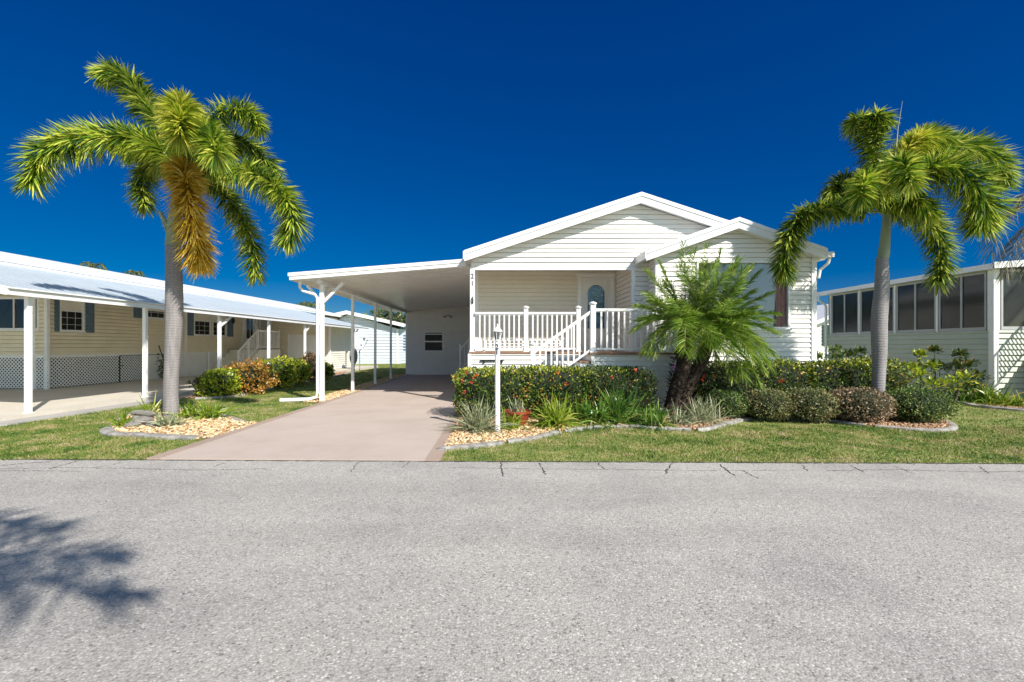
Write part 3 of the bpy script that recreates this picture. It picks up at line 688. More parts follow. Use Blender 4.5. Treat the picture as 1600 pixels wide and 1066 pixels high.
for x0,x1,sg in ((win[0]+.03,win[0]+.30,1),(win[1]-.30,win[1]-.03,-1)):
    cu=MB(); k=22; v=[]
    for zz,pin in ((win[2]+.03,1.0),(win[2]+.6,.55),(win[3]-.04,1.0)):
        for i in range(k): 
            t=i/(k-1); x=x0+(x1-x0)*t if sg>0 else x1-(x1-x0)*t
            v.append((x,YW+.045+.014*math.sin(t*24),zz))
    o_=len(cu.v); cu.v+=v
    for r_ in range(2):
        for i in range(k-1): cu.f.append((o_+r_*k+i,o_+r_*k+i+1,o_+(r_+1)*k+i+1,o_+(r_+1)*k+i))
    part(fo,'curtain',cu,pink,smooth=True)

b=MB(); b.box(win[0]-.01,win[1]+.01,YW+.30,YW+.32,win[2]-.05,win[3]+.05); b.box(win[0]-.01,win[1]+.01,YW+.0,YW+.3,win[2]-.06,win[2]-.04); part(fo,'room_behind',b,porchs)
# front door
dr=MB(); dr.box(2.24,2.34,YB-.035,YB+.05,ZD,3.45); dr.box(3.20,3.30,YB-.035,YB+.05,ZD,3.45); dr.box(2.22,3.32,YB-.045,YB+.05,3.45,3.56); dr.box(2.24,3.30,YB-.04,YB+.05,ZD,ZD+.03)
part(house,'door_frame',dr,trimw,bevel=.005)
dd=MB(); dd.box(2.342,3.198,YB+.0,YB+.04,ZD+.03,3.448)
def archring(cx,z0,z1,r,w,y,d,n=20):
    o_=[];i_=[]
    for R_,L in ((r,o_),(r-w,i_)):
        L.append((cx+R_,z0 if R_==r else z0+w)); 
        for k in range(n+1): a=math.pi*k/n; L.append((cx+R_*math.cos(a),z1-r+R_*math.sin(a)))
        L.append((cx-R_,z0 if R_==r else z0+w))
    m_=MB(); N_=len(o_)
    for pts,yy in ((o_,y),(i_,y)): m_.v+=[(p[0],yy,p[1]) for p in pts]
    for pts in (o_,i_): m_.v+=[(p[0],y-d,p[1]) for p in pts]
    for k in range(N_):
        j=(k+1)%N_
        m_.f+=[(2*N_+k,2*N_+j,3*N_+j,3*N_+k),(k,j,2*N_+j,2*N_+k),(N_+j,N_+k,3*N_+k,3*N_+j)]
    return m_,i_
# panel beads round the light
for (a,b_,c,d) in ((2.44,3.10,1.52,1.57),(2.44,3.10,3.34,3.37),(2.44,2.47,1.57,3.34),(3.07,3.10,1.57,3.34)): dd.box(a,b_,YB-.012,YB-.001,c,d)
door=part(house,'door',dd,doorp,bevel=.003)
rg,inn=archring(2.77,1.95,3.27,.28,.035,YB-.002,.02); part(door,'glass_surround',rg,doorp)
gm=MB(); gm.v=[(p[0],YB-.008,p[1]) for p in inn]; gm.f=[tuple(range(len(inn)))]; part(door,'leaded_glass',gm,artg)
gm=MB(); gm.lathe((2.42,YB-.05,2.25),[(.02,-.02),(.03,0),(.02,.02)],10); gm.bar((2.42,YB,2.25),(2.42,YB-.05,2.25),.02,.02); part(door,'handle',gm,greym)
# porch column with house number
cm=MB(); cm.box(-.735,-.615,YM-.03,YM+.09,ZD,3.40); cm.box(-.75,-.60,YM-.045,YM+.105,ZD,ZD+.04)
colm=part(house,'column',cm,trimw,bevel=.005)
text(colm,'house_number','2',dark,(-.675,YM-.034,3.235),.17); text(colm,'house_number','1',dark,(-.675,YM-.034,3.055),.17)
orn=MB()
for k,(zz,r_) in enumerate(((2.68,.02),(2.63,.03),(2.575,.026))):
    for j in range(12):
        a,b_=2*math.pi*j/12,2*math.pi*(j+1)/12
        orn.bar((-.675+r_*math.cos(a),YM-.045,zz+r_*math.sin(a)),(-.675+r_*math.cos(b_),YM-.045,zz+r_*math.sin(b_)),.012,.012,(0,1,0))
orn.bar((-.675,YM-.045,2.54),(-.655,YM-.045,2.74),.012,.012,(0,1,0))
part(house,'wrought_ornament',orn,dark)
# deck
dk=MB(); n_=13
for i in range(n_): y0=YM-.13+i*.14; dk.box(-.76,2.03 if y0<11.45 else 3.33,y0,y0+.134,ZD-.04,ZD)
for i in range(9): y0=10.33+i*.14; dk.box(2.04 if y0<11.4 else 2.04,3.97 if y0+.134<YW-.04 else 3.72,y0,min(y0+.134,11.55),ZD-.045 if i<1 else ZD-.042,ZD-.002)
part(house,'deck',dk,deckb)
wb=MB(); siding(wb,(0,YM-.09,0),(1,0,0),(0,-1,0),-.74,3.3,.0,ZD-.045,course=.115); siding(wb,(0,10.40,0),(1,0,0),(0,-1,0),2.1,3.92,0,ZD-.05,course=.115); siding(wb,(2.1,0,0),(0,1,0),(-1,0,0),10.40,YM-.1,0,ZD-.05,course=.115); siding(wb,(3.92,0,0),(0,1,0),(1,0,0),10.40,YW,0,ZD-.05,course=.115)
siding(wb,(-.74,0,0),(0,1,0),(-1,0,0),YM-.09,YB,0,ZD-.05,course=.115)
part(house,'deck_skirt',wb,white)
mb=MB(); mb.box(-.78,-.70,YM-.125,YM-.108,0,ZD-.042); mb.box(2.07,2.15,10.365,10.382,0,ZD-.05); mb.box(3.86,3.945,10.365,10.382,0,ZD-.05); part(house,'corner_board',mb,trimw)
mb=MB(); mb.bar((-.48,YM-.14,1.12),(.12,YM-.14,1.135),.02,.035); mb.box(-.40,-.36,YM-.15,YM-.11,1.06,1.12); mb.box(.04,.08,YM-.15,YM-.11,1.06,1.12); part(house,'handrail_bracket',mb,dark)
# railings
def post(root,x,y,z0,z1,w=.105):
    m_=MB(); m_.box(x-w/2,x+w/2,y-w/2,y+w/2,z0,z1); m_.box(x-w*.68,x+w*.68,y-w*.68,y+w*.68,z0,z0+.035)
    p=part(root,'post',m_,trimw,bevel=.004)
    c=MB(); c.lathe((x,y,z1),[(w*.62,.001),(w*.78,.02),(w*.80,.045),(w*.62,.05),(w*.35,.068),(w*.1,.075)],4 if False else 14); part(root,'post_cap',c,trimw,smooth=True)
def rail(root,p,q,h0=.08,h1=.97,sp=.125,bw=.036,w=.05):
    p,q=Vector(p),Vector(q); r=MB(); Z=Vector((0,0,1))
    r.bar(p+Z*h1,q+Z*h1,w+.02,.05); r.bar(p+Z*(h1-.035),q+Z*(h1-.035),w-.02,.03); r.bar(p+Z*h0,q+Z*h0,w,.045); part(root,'rail',r,trimw)
    L=(q-p).xy.length; k=max(1,round(L/sp))
    for i in range(1,k):
        c=p.lerp(q,i/k); m_=MB(); m_.box(c.x-bw/2,c.x+bw/2,c.y-bw/2,c.y+bw/2,c.z+h0+.01,c.z+h1-.02); part(root,'baluster',m_,trimw)
def sub(root,name):
    o=bpy.data.objects.new(name,None); COL.objects.link(o); o.parent=root; return o
rl=sub(house,'railing'); yA=YM-.06
post(rl,.67,yA,ZD,2.42); post(rl,1.98,yA,ZD,2.42); rail(rl,(-.61,yA,ZD),(.62,yA,ZD)); rail(rl,(.72,yA,ZD),(1.93,yA,ZD))
yS=10.43
post(rl,2.12,yS,ZD,2.42,.115); rail(rl,(2.18,yS,ZD),(3.88,yS,ZD),sp=.132); post(rl,3.9,yS,ZD,2.36,.09); rail(rl,(3.9,yS+.05,ZD),(3.9,YW-.05,ZD))
sr=sub(house,'stair_railing'); post(sr,.76,yS,.0,1.50); rail(sr,(.80,yS,.47),(2.07,yS,1.37),h0=.03,h1=.90,sp=.125)
st=MB(); sw_=MB(); nst=6
for i in range(nst):
    z=ZD-(i+1)*ZD/(nst+1); x1=2.07-i*.225; st.box(x1-.25,x1,yS-.02,YM-.2,z-.04,z); sw_.box(x1-.235,x1,yS,YM-.22,0,z-.041)
part(house,'step_treads',st,deckb); part(house,'step_risers',sw_,trimw)
# bench on porch
bn=thing('porch_bench','long low white slatted bench on the porch behind the railing','bench',(.6,12.2,ZD))
m_=MB()
for i in range(4): m_.box(-.45,1.75,11.95+i*.1,12.03+i*.1,ZD+.30,ZD+.33)
part(bn,'seat',m_,trimw)
m_=MB()
for i in range(3): m_.box(-.45,1.75,11.90,11.93,ZD+.06+i*.085,ZD+.115+i*.085)
part(bn,'front_slats',m_,trimw)
for x_ in (-.43,.62,1.68):
    m_=MB(); m_.box(x_,x_+.06,11.932,12.32,ZD,ZD+.298); part(bn,'leg',m_,trimw)
# ================= CARPORT =================
cp=thing('carport','white metal carport roof on slim posts over the driveway','carport',(-2.8,12.2,0))
CX0,CX1,CY0,CY1=-5.42,-.86,12.0,23.4
def zc(x): return 3.22+.08*(x+5.42)
m_=MB(); m_.prism([(CX0,CY0,zc(CX0)+.02),(CX1+.1,CY0,zc(CX1+.1)+.02),(CX1+.1,CY0,zc(CX1+.1)+.12),(CX0,CY0,zc(CX0)+.12)],(0,CY1-CY0,0)); part(cp,'roof',m_,carw)
m_=MB(); y=CY0+.05
while y<CY1-.3:
    m_.prism([(CX0+.05,y,zc(CX0)-.03),(CX1+.08,y,zc(CX1)-.03),(CX1+.08,y,zc(CX1)+.017),(CX0+.05,y,zc(CX0)+.017)],(0,.25,0)); y+=.305
part(cp,'ceiling_pan',m_,carw)
m_=MB(); m_.prism([(CX0-.03,CY0-.04,zc(CX0)-.02),(CX1,CY0-.04,zc(CX1)-.02),(CX1,CY0-.04,zc(CX1)+.115),(CX0-.03,CY0-.04,zc(CX0)+.115)],(0,.036,0))
m_.prism([(CX0-.06,CY0-.06,zc(CX0)+.075),(CX1,CY0-.06,zc(CX1)+.075),(CX1,CY0-.06,zc(CX1)+.165),(CX0-.06,CY0-.06,zc(CX0)+.165)],(0,.018,0)); part(cp,'fascia',m_,fasc)
m_=MB(); m_.box(CX0-.05,CX0-.005,CY0,CY1,zc(CX0)-.02,zc(CX0)+.12); part(cp,'gutter',m_,fasc)
m_=MB(); m_.box(-4.81,-4.69,CY0+.1,CY1,3.13,3.24); part(cp,'side_beam',m_,carw)
for i,y in enumerate((12.36,14.94,17.65,20.2)):
    m_=MB(); w_=.052 if i==0 else .042; m_.box(-4.75-w_,-4.75+w_,y-w_,y+w_,.02,3.13); m_.box(-4.75-w_*1.5,-4.75+w_*1.5,y-w_*1.3,y+w_*1.3,.02,.035); part(cp,'post',m_,trimw,bevel=.004)
y=12.36
for q in ((-5.14,3.10),(-4.18,3.18)):
    m_=MB(); m_.bar((-4.75,y,2.62),(q[0],y,q[1]),.07,.085,(0,1,0)); part(cp,'brace',m_,trimw)
m_=MB(); m_.bar((-4.75,y,2.62),(-4.75,y+.55,3.12),.07,.085,(1,0,0)); part(cp,'brace',m_,trimw)
ds=MB(); ds.tube([(CX0+.12,12.25,3.22),(CX0+.12,12.25,3.05),(-5.22,12.25,2.95),(-4.92,12.30,2.86),(-4.865,12.32,2.76),(-4.86,12.32,.25),(-4.88,12.28,.12),(-5.05,12.2,.075),(-5.75,12.1,.06)],[.045,.042,.042,.04,.038,.038,.04,.05,.055],10)
part(cp,'downspout',ds,trimw,smooth=True)
# storage shed at the carport's back
sh=thing('storage_shed','shaded siding storage room closing the back of the carport','shed',(-2.7,23.4,0))
YS_=23.42; SX0=-4.72
wb=MB(); wn=(-3.84,-2.82,1.18,2.22); siding(wb,(0,YS_,0),(1,0,0),(0,-1,0),SX0,-.72,.0,3.55,course=.13,gr=.02,openings=[wn]); siding(wb,(SX0,0,0),(0,1,0),(-1,0,0),YS_,27,0,3.25,course=.13); part(sh,'wall',wb,shedm)
m_=MB(); m_.box(SX0-.03,SX0+.08,YS_-.035,YS_-.018,0,3.3); part(sh,'corner_board',m_,trimw)
m_=MB(); m_.box(CX0,.0,YS_+.06,27.2,3.6,3.72); part(sh,'roof',m_,roofm)
window(sh,(wn[0],YS_-.02,wn[2]),(1,0,0),(0,-1,0),wn[1]-wn[0],wn[3]-wn[2],.07,.06,trans=((.5,.07),(.86,.05)),glassm=screen)
m_=MB(); m_.lathe((-2.6,YS_-.06,3.02),[(.05,-.02),(.06,0),(.05,.02)],10)
for s_ in (-1,1): m_.tube([(-2.6,YS_-.06,3.02),(-2.6+s_*.12,YS_-.14,3.0),(-2.6+s_*.17,YS_-.2,2.93)],[.02,.03,.055],10)
part(sh,'flood_lamp',m_,greym,smooth=True)
# small side steps under the carport
ss=thing('side_steps','small white side steps with handrail in the carport shade','steps',(-1.2,20,0))
m_=MB()
for i in range(5): m_.box(-1.62+i*.18,-1.62+(i+1)*.18+.02,19.6,20.6,.022,.24+i*.22)
part(ss,'treads',m_,shedm)
post(ss,-1.66,19.6,.022,1.52,.09); post(ss,-.85,19.6,1.1,2.35,.08); rail(ss,(-1.62,19.6,.45),(-.87,19.6,1.3),.05,.95,.15)
# ================= LAMP POST =================
lp=thing('lamp_post','white lantern lamp post numbered 21 in front of the hedge','lamp post',(-.03,7.83,.02))
lx,ly=-.03,7.83
m_=MB(); m_.lathe((lx,ly,0),[(.050,.0),(.052,.02),(.045,.03),(.043,1.52),(.036,1.56)],18); part(lp,'pole',m_,trimw,smooth=True)
m_=MB(); m_.lathe((lx,ly,0),[(.03,1.56),(.05,1.575),(.055,1.59),(.035,1.60)],8); part(lp,'lantern_base',m_,trimw)
m_=MB()
for k in range(6):
    a=math.pi*k/3+.2; m_.bar((lx+.042*math.cos(a),ly+.042*math.sin(a),1.595),(lx+.072*math.cos(a),ly+.072*math.sin(a),1.735),.009,.009)
part(lp,'lantern_frame',m_,trimw)
m_=MB(); m_.lathe((lx,ly,0),[(.036,1.60),(.062,1.73)],6); part(lp,'lantern_glass',m_,cglass)
m_=MB(); m_.lathe((lx,ly,0),[(.013,1.60),(.016,1.66),(.01,1.69)],8); part(lp,'bulb',m_,blind)
m_=MB(); m_.lathe((lx,ly,0),[(.088,1.735),(.09,1.745),(.045,1.79),(.02,1.815),(.012,1.825),(.016,1.84),(.006,1.87)],12); part(lp,'lantern_roof',m_,trimw,smooth=True)
text(lp,'house_number','2',dark,(lx-.004,ly-.0475,1.478),.115); text(lp,'house_number','1',dark,(lx-.004,ly-.0475,1.39),.115)
# ================= LEFT NEIGHBOUR =================
nh=thing('neighbour_house','long cream siding home with blue shutters and white lattice skirt','house',NL(-6,5.4),-NR)
D0,D1,UW=4.93,28.0,-5.05
Zv=Vector((0,0,1)); 
# openings on long wall: from photo px on wall plane
def dwall(px,u=UW):
    # d where image column px meets the wall plane
    A=NL(u,0); k=(px-VX)/FPX
    return (A.x-k*A.y)/(k*nv.y-nv.x)
def zpx(py,d,u=UW): p=NL(u,d); return EYE+(VY-py)*p.y/FPX
w1=(dwall(93),dwall(131)); w2=(dwall(226),dwall(258)); w3=(dwall(303),dwall(329)); w4=(dwall(332),dwall(353)); dd_=(dwall(379),dwall(400))
zt,zb=3.12,1.98
ops=[(w1[0],w1[1],zb,zt),(w2[0],w2[1],2.62,zt),(w3[0],w3[1],zb,zt),(w4[0],w4[1],zb,zt),(dd_[0],dd_[1],1.30,3.25)]
wb=MB(); siding(wb,NL(UW,0),nv,nu,D0,16.9,1.18,3.7,course=.13,gr=.02,lap=.034,openings=ops)
siding(wb,NL(0,D0),nu,-nv,-12.5,UW,1.18,3.7,course=.13,gr=.02,lap=.034,openings=[(-7.0,-5.25,2.0,3.05)]); part(nh,'wall',wb,cream)
wb=MB(); siding(wb,NL(UW,0),nv,nu,16.9,D1,0,3.7,course=.13,gr=.02); siding(wb,NL(0,D1),nu,nv,-12.5,UW,0,3.7,course=.13,gr=.02); part(nh,'wall',wb,cream)
k_=MB(); k_.obox(NL(UW+.0,D0,1.10),nv*11.4,nu*.03,Zv*.10); k_.obox(NL(UW,D0-.03,1.10),nu*-8,nv*.03,Zv*.10); part(nh,'band_board',k_,latt)
k_=MB(); k_.obox(NL(UW-.01,D0-.03,0.1),nu*.10,nv*.10,Zv*3.6); k_.obox(NL(UW-.45,D0-.035,0.1),nu*.14,nv*.05,Zv*3.6); k_.obox(NL(UW+.0,dwall(288),.1),nv*.12,nu*.05,Zv*3.6);  k_.obox(NL(UW+.0,dwall(404),.1),nv*.14,nu*.05,Zv*3.6); part(nh,'corner_board',k_,latt)
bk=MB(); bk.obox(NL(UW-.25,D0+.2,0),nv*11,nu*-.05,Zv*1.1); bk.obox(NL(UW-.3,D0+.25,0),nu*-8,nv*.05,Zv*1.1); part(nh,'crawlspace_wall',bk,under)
# lattice (clipped crossing slats)
def lattice(root,O,u,n,w,h,pitch=.085,sw=.032,name='lattice_panel'):
    m_=MB(); O,u,n=Vector(O),Vector(u),Vector(n)
    for s_,dep in ((1,0),(-1,.007)):
        c=-h if s_>0 else 0.
        while c<w+h:
            # line x = c + s*z ; clip z in 0..h
            z0,z1=0.,h
            if s_>0: z0=max(z0,-c); z1=min(z1,w-c)
            else: z0=max(z0,c-w); z1=min(z1,c)
            if z1-z0>.03:
                a=O+u*(c+s_*z0)+Zv*z0+n*dep; b=O+u*(c+s_*z1)+Zv*z1+n*dep; m_.bar(a,b,.006,sw,u.cross(Zv).cross(b-a)) if False else m_.obox(a-u*sw*.7,b-a,u*sw*1.4,n*.006)
            c+=pitch*1.41
    return part(root,name,m_,latt)
lattice(nh,NL(UW,D0+.15,.12),nv,nu,dwall(186)-D0-.15,.98)
lattice(nh,NL(UW,dwall(187),.12),nv,nu,dwall(226)-dwall(187),.98,name='lattice_gate')
lattice(nh,NL(-12,D0-.02,.12),nu,-nv,7.1,.98)
k_=MB(); k_.obox(NL(UW+.02,dwall(186)-.02,.1),nv*.035,nu*.02,Zv*1.02); k_.obox(NL(UW+.02,dwall(186),1.11),nv*2.2,nu*.02,Zv*.02); k_.obox(NL(UW+.03,dwall(187),.72),nv*.12,nu*.02,Zv*.03); part(nh,'gate_hardware',k_,dark)
k_=MB(); k_.obox(NL(UW,dwall(226)+.01,.1),nv*(16.9-dwall(226)),nu*.012,Zv*1.0); 
d_=dwall(226)+1.1
while d_<16: k_.obox(NL(UW+.013,d_,.1),nv*.04,nu*.012,Zv*1.0); d_+=1.2
part(nh,'skirt_panel',k_,skirtm)
winn=[]
for i,(a,b_,z0,z1) in enumerate(ops[:4]):
    h=z1-z0; mu=[(1/3,.009),(2/3,.009)]; tr=[(.60,.045),(.40,.009),(.20,.009)] if h>1 else [(.5,.012)]
    f_=window(nh,NL(UW+.0,a,z0),nv,nu,b_-a,h,.05,.05,mull=mu,trans=tr,glassm=screen,frm=latt,upblind=(.60,tan))
for a,b_,z0,z1 in ((dwall(84),dwall(91.5),zb,zt),(dwall(132.5),dwall(146),zb,zt),(dwall(208),dwall(223),2.62,zt),(dwall(292),dwall(301.5),zb,zt),(dwall(354.5),dwall(363.5),zb,zt)):
    s_=MB(); s_.obox(NL(UW+.012,a,z0-.02),nv*(b_-a),nu*.03,Zv*(z1-z0+.04))
    for q0,q1 in ((.06,.46),(.54,.94)): s_.obox(NL(UW+.043,a+.06,z0+(z1-z0)*q0),nv*max(.05,(b_-a-.12)),nu*.012,Zv*(z1-z0)*(q1-q0))
    part(nh,'shutter',s_,shut,bevel=.004)
window(nh,NL(-7.0,D0,2.0),nu,-nv,1.75,1.05,.06,.05,mull=((.5,.03),),glassm=winglass,frm=latt)
s_=MB(); s_.obox(NL(UW-.03,dd_[0]+.06,1.32),nv*(dd_[1]-dd_[0]-.12),nu*.04,Zv*1.88); dr_=part(nh,'door',s_,doorp)
s_=MB(); s_.obox(NL(UW+.012,dd_[0]+.35,1.9),nv*.28,nu*.01,Zv*1.15);s_.obox(NL(UW+.012,dd_[1]-.55,1.9),nv*.2,nu*.01,Zv*1.15); part(dr_,'door_glass',s_,winglass)
s_=MB(); s_.obox(NL(UW+.012,dd_[0]-.06,1.25),nv*.12,nu*.03,Zv*2.0); s_.obox(NL(UW+.012,dd_[1]-.06,1.25),nv*.12,nu*.03,Zv*2.0); s_.obox(NL(UW+.012,dd_[0]-.06,3.2),nv*(dd_[1]-dd_[0]+.12),nu*.034,Zv*.12); part(nh,'door_frame',s_,latt)
s_=MB(); s_.lathe(NL(UW+.1,dd_[0]-.95,2.75),[(.05,-.1),(.08,0),(.09,.1),(.03,.18)],8); s_.obox(NL(UW,dd_[0]-1.0,2.78),nu*.1,nv*.1,Zv*.12); part(nh,'wall_lantern',s_,dark)
# main roof
UR=-8.4
rf=MB()
for a,b_ in ((UW+.35,UR),(UR,-12.6)):
    za,zb_=(3.99,4.86) if b_==UR else (4.86,3.80)
    rf.prism([NL(a,-4,za),NL(b_,-4,zb_),NL(b_,-4,zb_-.16),NL(a,-4,za-.16)],nv*32.5)
part(nh,'roof',rf,roofm)
f=MB(); f.obox(NL(UW+.352,-4,3.81),nv*32.5,nu*.03,Zv*.19); f.obox(NL(UW+.382,-4,3.92),nv*32.5,nu*.02,Zv*.09); part(nh,'fascia',f,fasc)
v_=MB(); v_.lathe(NL(UR+.35,5.6,4.75),[(.16,-.1),(.16,.10),(.26,.11),(.27,.2),(.12,.25)],12); part(nh,'roof_vent',v_,trimw,smooth=True)
v_=MB(); v_.obox(NL(UR+.0,5.2,4.84),nu*.5,nv*.7,Zv*.16); part(nh,'roof_vent',v_,trimw,bevel=.04)
# awning / carport roof of neighbour
an=thing('awning_roof','long low white pan carport roof on slim posts beside the cream home','carport',NL(-2,-.2),-NR)
def za(u): return 2.64+(.12-u)*.245
m_=MB(); A0,A1=-.55,20.3
m_.prism([NL(.12,A0,za(.12)),NL(UW,A0,za(UW)),NL(UW,A0,za(UW)-.05),NL(.12,A0,za(.12)-.05)],nv*(A1-A0))
m_.prism([NL(UW,A0,za(UW)),NL(-12,A0,za(UW)-.03),NL(-12,A0,za(UW)-.08),NL(UW,A0,za(UW)-.05)],nv*3.4) if False else None
part(an,'roof_pan',m_,awn)
m_=MB(); m_.prism([NL(.08,A0+.02,za(.08)-.052),NL(UW,A0+.02,za(UW)-.052),NL(UW,A0+.02,za(UW)-.07),NL(.08,A0+.02,za(.08)-.07)],nv*(A1-A0-.05)); part(an,'ceiling_pan',m_,trimw)  # white underside added to bounce light into the shade below
m_=MB(); d_=A0+.15
while d_<A1: 
    m_.prism([NL(.10,d_,za(.10)+.001),NL(UW+.05,d_,za(UW+.05)+.001),NL(UW+.05,d_,za(UW+.05)+.032),NL(.10,d_,za(.10)+.032)],nv*.022); d_+=.305
part(an,'roof_rib',m_,awn)
m_=MB(); m_.obox(NL(.121,A0,za(.12)-.14),nv*(A1-A0),nu*.07,Zv*.115); m_.obox(NL(.10,A0-.0,za(.12)-.02),nv*(A1-A0),nu*.13,Zv*.03); 
m_.prism([NL(.19,A0-.04,za(.12)+.02),NL(UW-3,A0-.04,za(UW-3)+.02),NL(UW-3,A0-.04,za(UW-3)-.15),NL(.19,A0-.04,za(.12)-.15)],nv*.036); part(an,'fascia',m_,fasc)
m_=MB(); m_.prism([NL(UW,A0,za(UW)),NL(UW-3,A0,za(UW-3)),NL(UW-3,A0,za(UW-3)-.05),NL(UW,A0,za(UW)-.05)],nv*5.6); part(an,'roof_pan',m_,awn)
for i,d_ in enumerate((0,2.95,6.0,9.0,12.07,18.3)):
    p=NL(0,d_); m_=MB(); w_=.045; m_.obox(NL(-w_,d_-w_,.1),nu*2*w_,nv*2*w_,Zv*(za(0)-.16)); m_.obox(NL(-w_*1.5,d_-w_*1.3,.1),nu*3*w_,nv*2.6*w_,Zv*.015); part(an,'post',m_,trimw,bevel=.004)
    if i in(2,4,5): m_=MB(); m_.bar(NL(0,d_+.05,za(0)-.5),NL(.05,d_+.62,za(0)-.12),.07,.06,nu); part(an,'brace',m_,trimw)
m_=MB(); m_.obox(NL(-.5,.9,za(-.5)-.2),nu*.14,nv*.3,Zv*.1); part(an,'lamp',m_,trimw)
# landing with stairs
ls=thing('entry_stairs','shaded entry landing with stairs and white baluster railing by the cream home','stairs',NL(-3.6,12),-NR)
da=dwall(404)-.9 if False else 12.6
U0=UW+.06; U1=-3.4; 
dl0=dwall(404,U1); dl1=dwall(438,U1)
m_=MB(); m_.obox(NL(U0,dl0,.1),nu*(U1-U0),nv*(dl1-dl0),Zv*1.18); part(ls,'landing',m_,tan)
m_=MB(); m_.obox(NL(U0,dl0-.03,1.281),nu*(U1-U0+.05),nv*(dl1-dl0),Zv*.05); part(ls,'landing_top',m_,greym)
m_=MB()
for i in range(6): m_.obox(NL(U0,dl0-.27*(i+1),.1),nu*(U1-U0),nv*.30,Zv*(1.0-.17*i))
part(ls,'steps',m_,tan)
def P3(u,d,z): return NL(u,d,z)
rr=sub(ls,'railing'); us=U1-.05
def npost(u,d,z0,z1,w=.07): m_=MB(); m_.obox(NL(u-w/2,d-w/2,z0),nu*w,nv*w,Zv*(z1-z0)); part(rr,'post',m_,trimw)
npost(us,dl0-1.62,.1,1.25); npost(us,dl0-.8,.6,1.8); npost(us,dl0,1.33,2.35); npost(us,dl1-.1,1.33,2.35); npost(U0+.1,dl0-1.62,.1,1.2)
rail(rr,P3(us,dl0-1.6,.28),P3(us,dl0,1.33),.08,.95,.13,.025,.035); rail(rr,P3(us,dl0,1.33),P3(us,dl1-.1,1.33),.08,.95,.13,.025,.035); rail(rr,P3(U0+.15,dl1-.1,1.33),P3(us,dl1-.1,1.33),.08,.95,.13,.025,.035); 
# shed at the end of the awning
nsd=thing('neighbour_shed','cream siding shed with white double door under the end of the awning','shed',(-11,26.5,0))
wb=MB(); siding(wb,(0,26.5,0),(1,0,0),(0,-1,0),-13.2,-9.75,.0,3.5,course=.13,gr=.02,openings=[(-12.05,-10.0,.1,2.13)],topf=[(-13.2,3.48),(-9.75,2.72)]); part(nsd,'wall',wb,cream)
wb=MB(); siding(wb,(-9.75,26.5,0),(.055,1,0),(1,-.055,0),0,3.7,.0,2.62,course=.13,gr=.02); part(nsd,'side_wall',wb,tan)
m_=MB(); m_.box(-12.05,-11.05,26.45,26.5,.1,2.13); part(nsd,'door',m_,doorp,bevel=.005); m_=MB(); m_.box(-11.03,-10.0,26.45,26.5,.1,2.13); d2=part(nsd,'door',m_,doorp,bevel=.005)
m_=MB(); m_.lathe((-10.9,26.42,1.1),[(.03,-.03),(.04,0),(.03,.03)],8); part(d2,'handle',m_,greym)
m_=MB(); m_.box(-9.80,-9.66,26.45,26.478,0,2.6); m_.box(-9.745,-9.725,26.479,26.60,0,2.6); m_.box(-12.15,-12.05,26.44,26.48,.1,2.2); m_.box(-13.2,-13.05,26.44,26.48,0,3.3); part(nsd,'corner_board',m_,trimw)
m_=MB(); m_.box(-9.70,-9.67,27.9,28.1,.45,.95); part(nsd,'vent',m_,greym)
m_=MB(); m_.box(-13.1,-9.9,26.6,30,0,2.4); part(nsd,'inner_wall',m_,shedm)
# meter pedestal + satellite dish
mp_=thing('meter_box','grey rounded meter box on a stand behind the slim carport post','meter box',(-6.85,22.5,0))
mx,my=W(552,552,22.5).x,22.5
m_=MB(); m_.box(mx-.05,mx+.05,my,my+.06,0,.75); part(mp_,'stand',m_,greym)
m_=MB()
m_.prism([(mx+.30*math.cos(t)*(.8 if False else 1)*.62,my-.02,.98+.42*math.sin(t)) for t in [2*math.pi*k/20 for k in range(20)]],(0,.12,0)); part(mp_,'housing',m_,paint('meter_grey',(.24,.25,.27),.5,.1,5),bevel=.01)
mp_.location=(mx,my,0)
for c_ in mp_.children: c_.data.transform(Matrix.Translation((-6.85-mx,22.5-my,0)))
dx,dy=W(562,570,27).x,27.
sd=thing('satellite_dish','white satellite dish on a pole in the back lawn','satellite dish',(dx,dy,0))
m_=MB(); m_.tube([(dx,dy,0),(dx,dy,1.05),(dx-.02,dy,1.2)],.035,8); part(sd,'pole',m_,greym)
m_=MB(); ax=Vector((.75,-.35,.55)).normalized(); a_=ax.cross(Vector((0,0,1))).normalized(); b_=a_.cross(ax); cc=Vector((dx-.05,dy-.05,1.55)); 
rs=[(0,.0),(.15,.015),(.3,.06),(.40,.11),(.42,.12)]; n_=22
for r_,h in rs:
    for k in range(n_): t=2*math.pi*k/n_; m_.v.append(tuple(cc+ax*h+a_*r_*math.cos(t)*.9+b_*r_*math.sin(t)))
for i in range(len(rs)-1):
    for k in range(n_): m_.f.append((i*n_+k,i*n_+(k+1)%n_,(i+1)*n_+(k+1)%n_,(i+1)*n_+k))
o_=part(sd,'dish',m_,farw,smooth=True); s2=o_.modifiers.new('t','SOLIDIFY'); s2.thickness=.015
m_=MB(); m_.tube([(dx,dy,1.2),(dx+.25,dy-.1,1.35),(dx+.55,dy-.25,1.85)],.022,6); m_.obox(cc+ax*.55+Vector((-.02,0,-.05)),a_*.08,b_*.12,ax*.14); part(sd,'feed_arm',m_,greym)
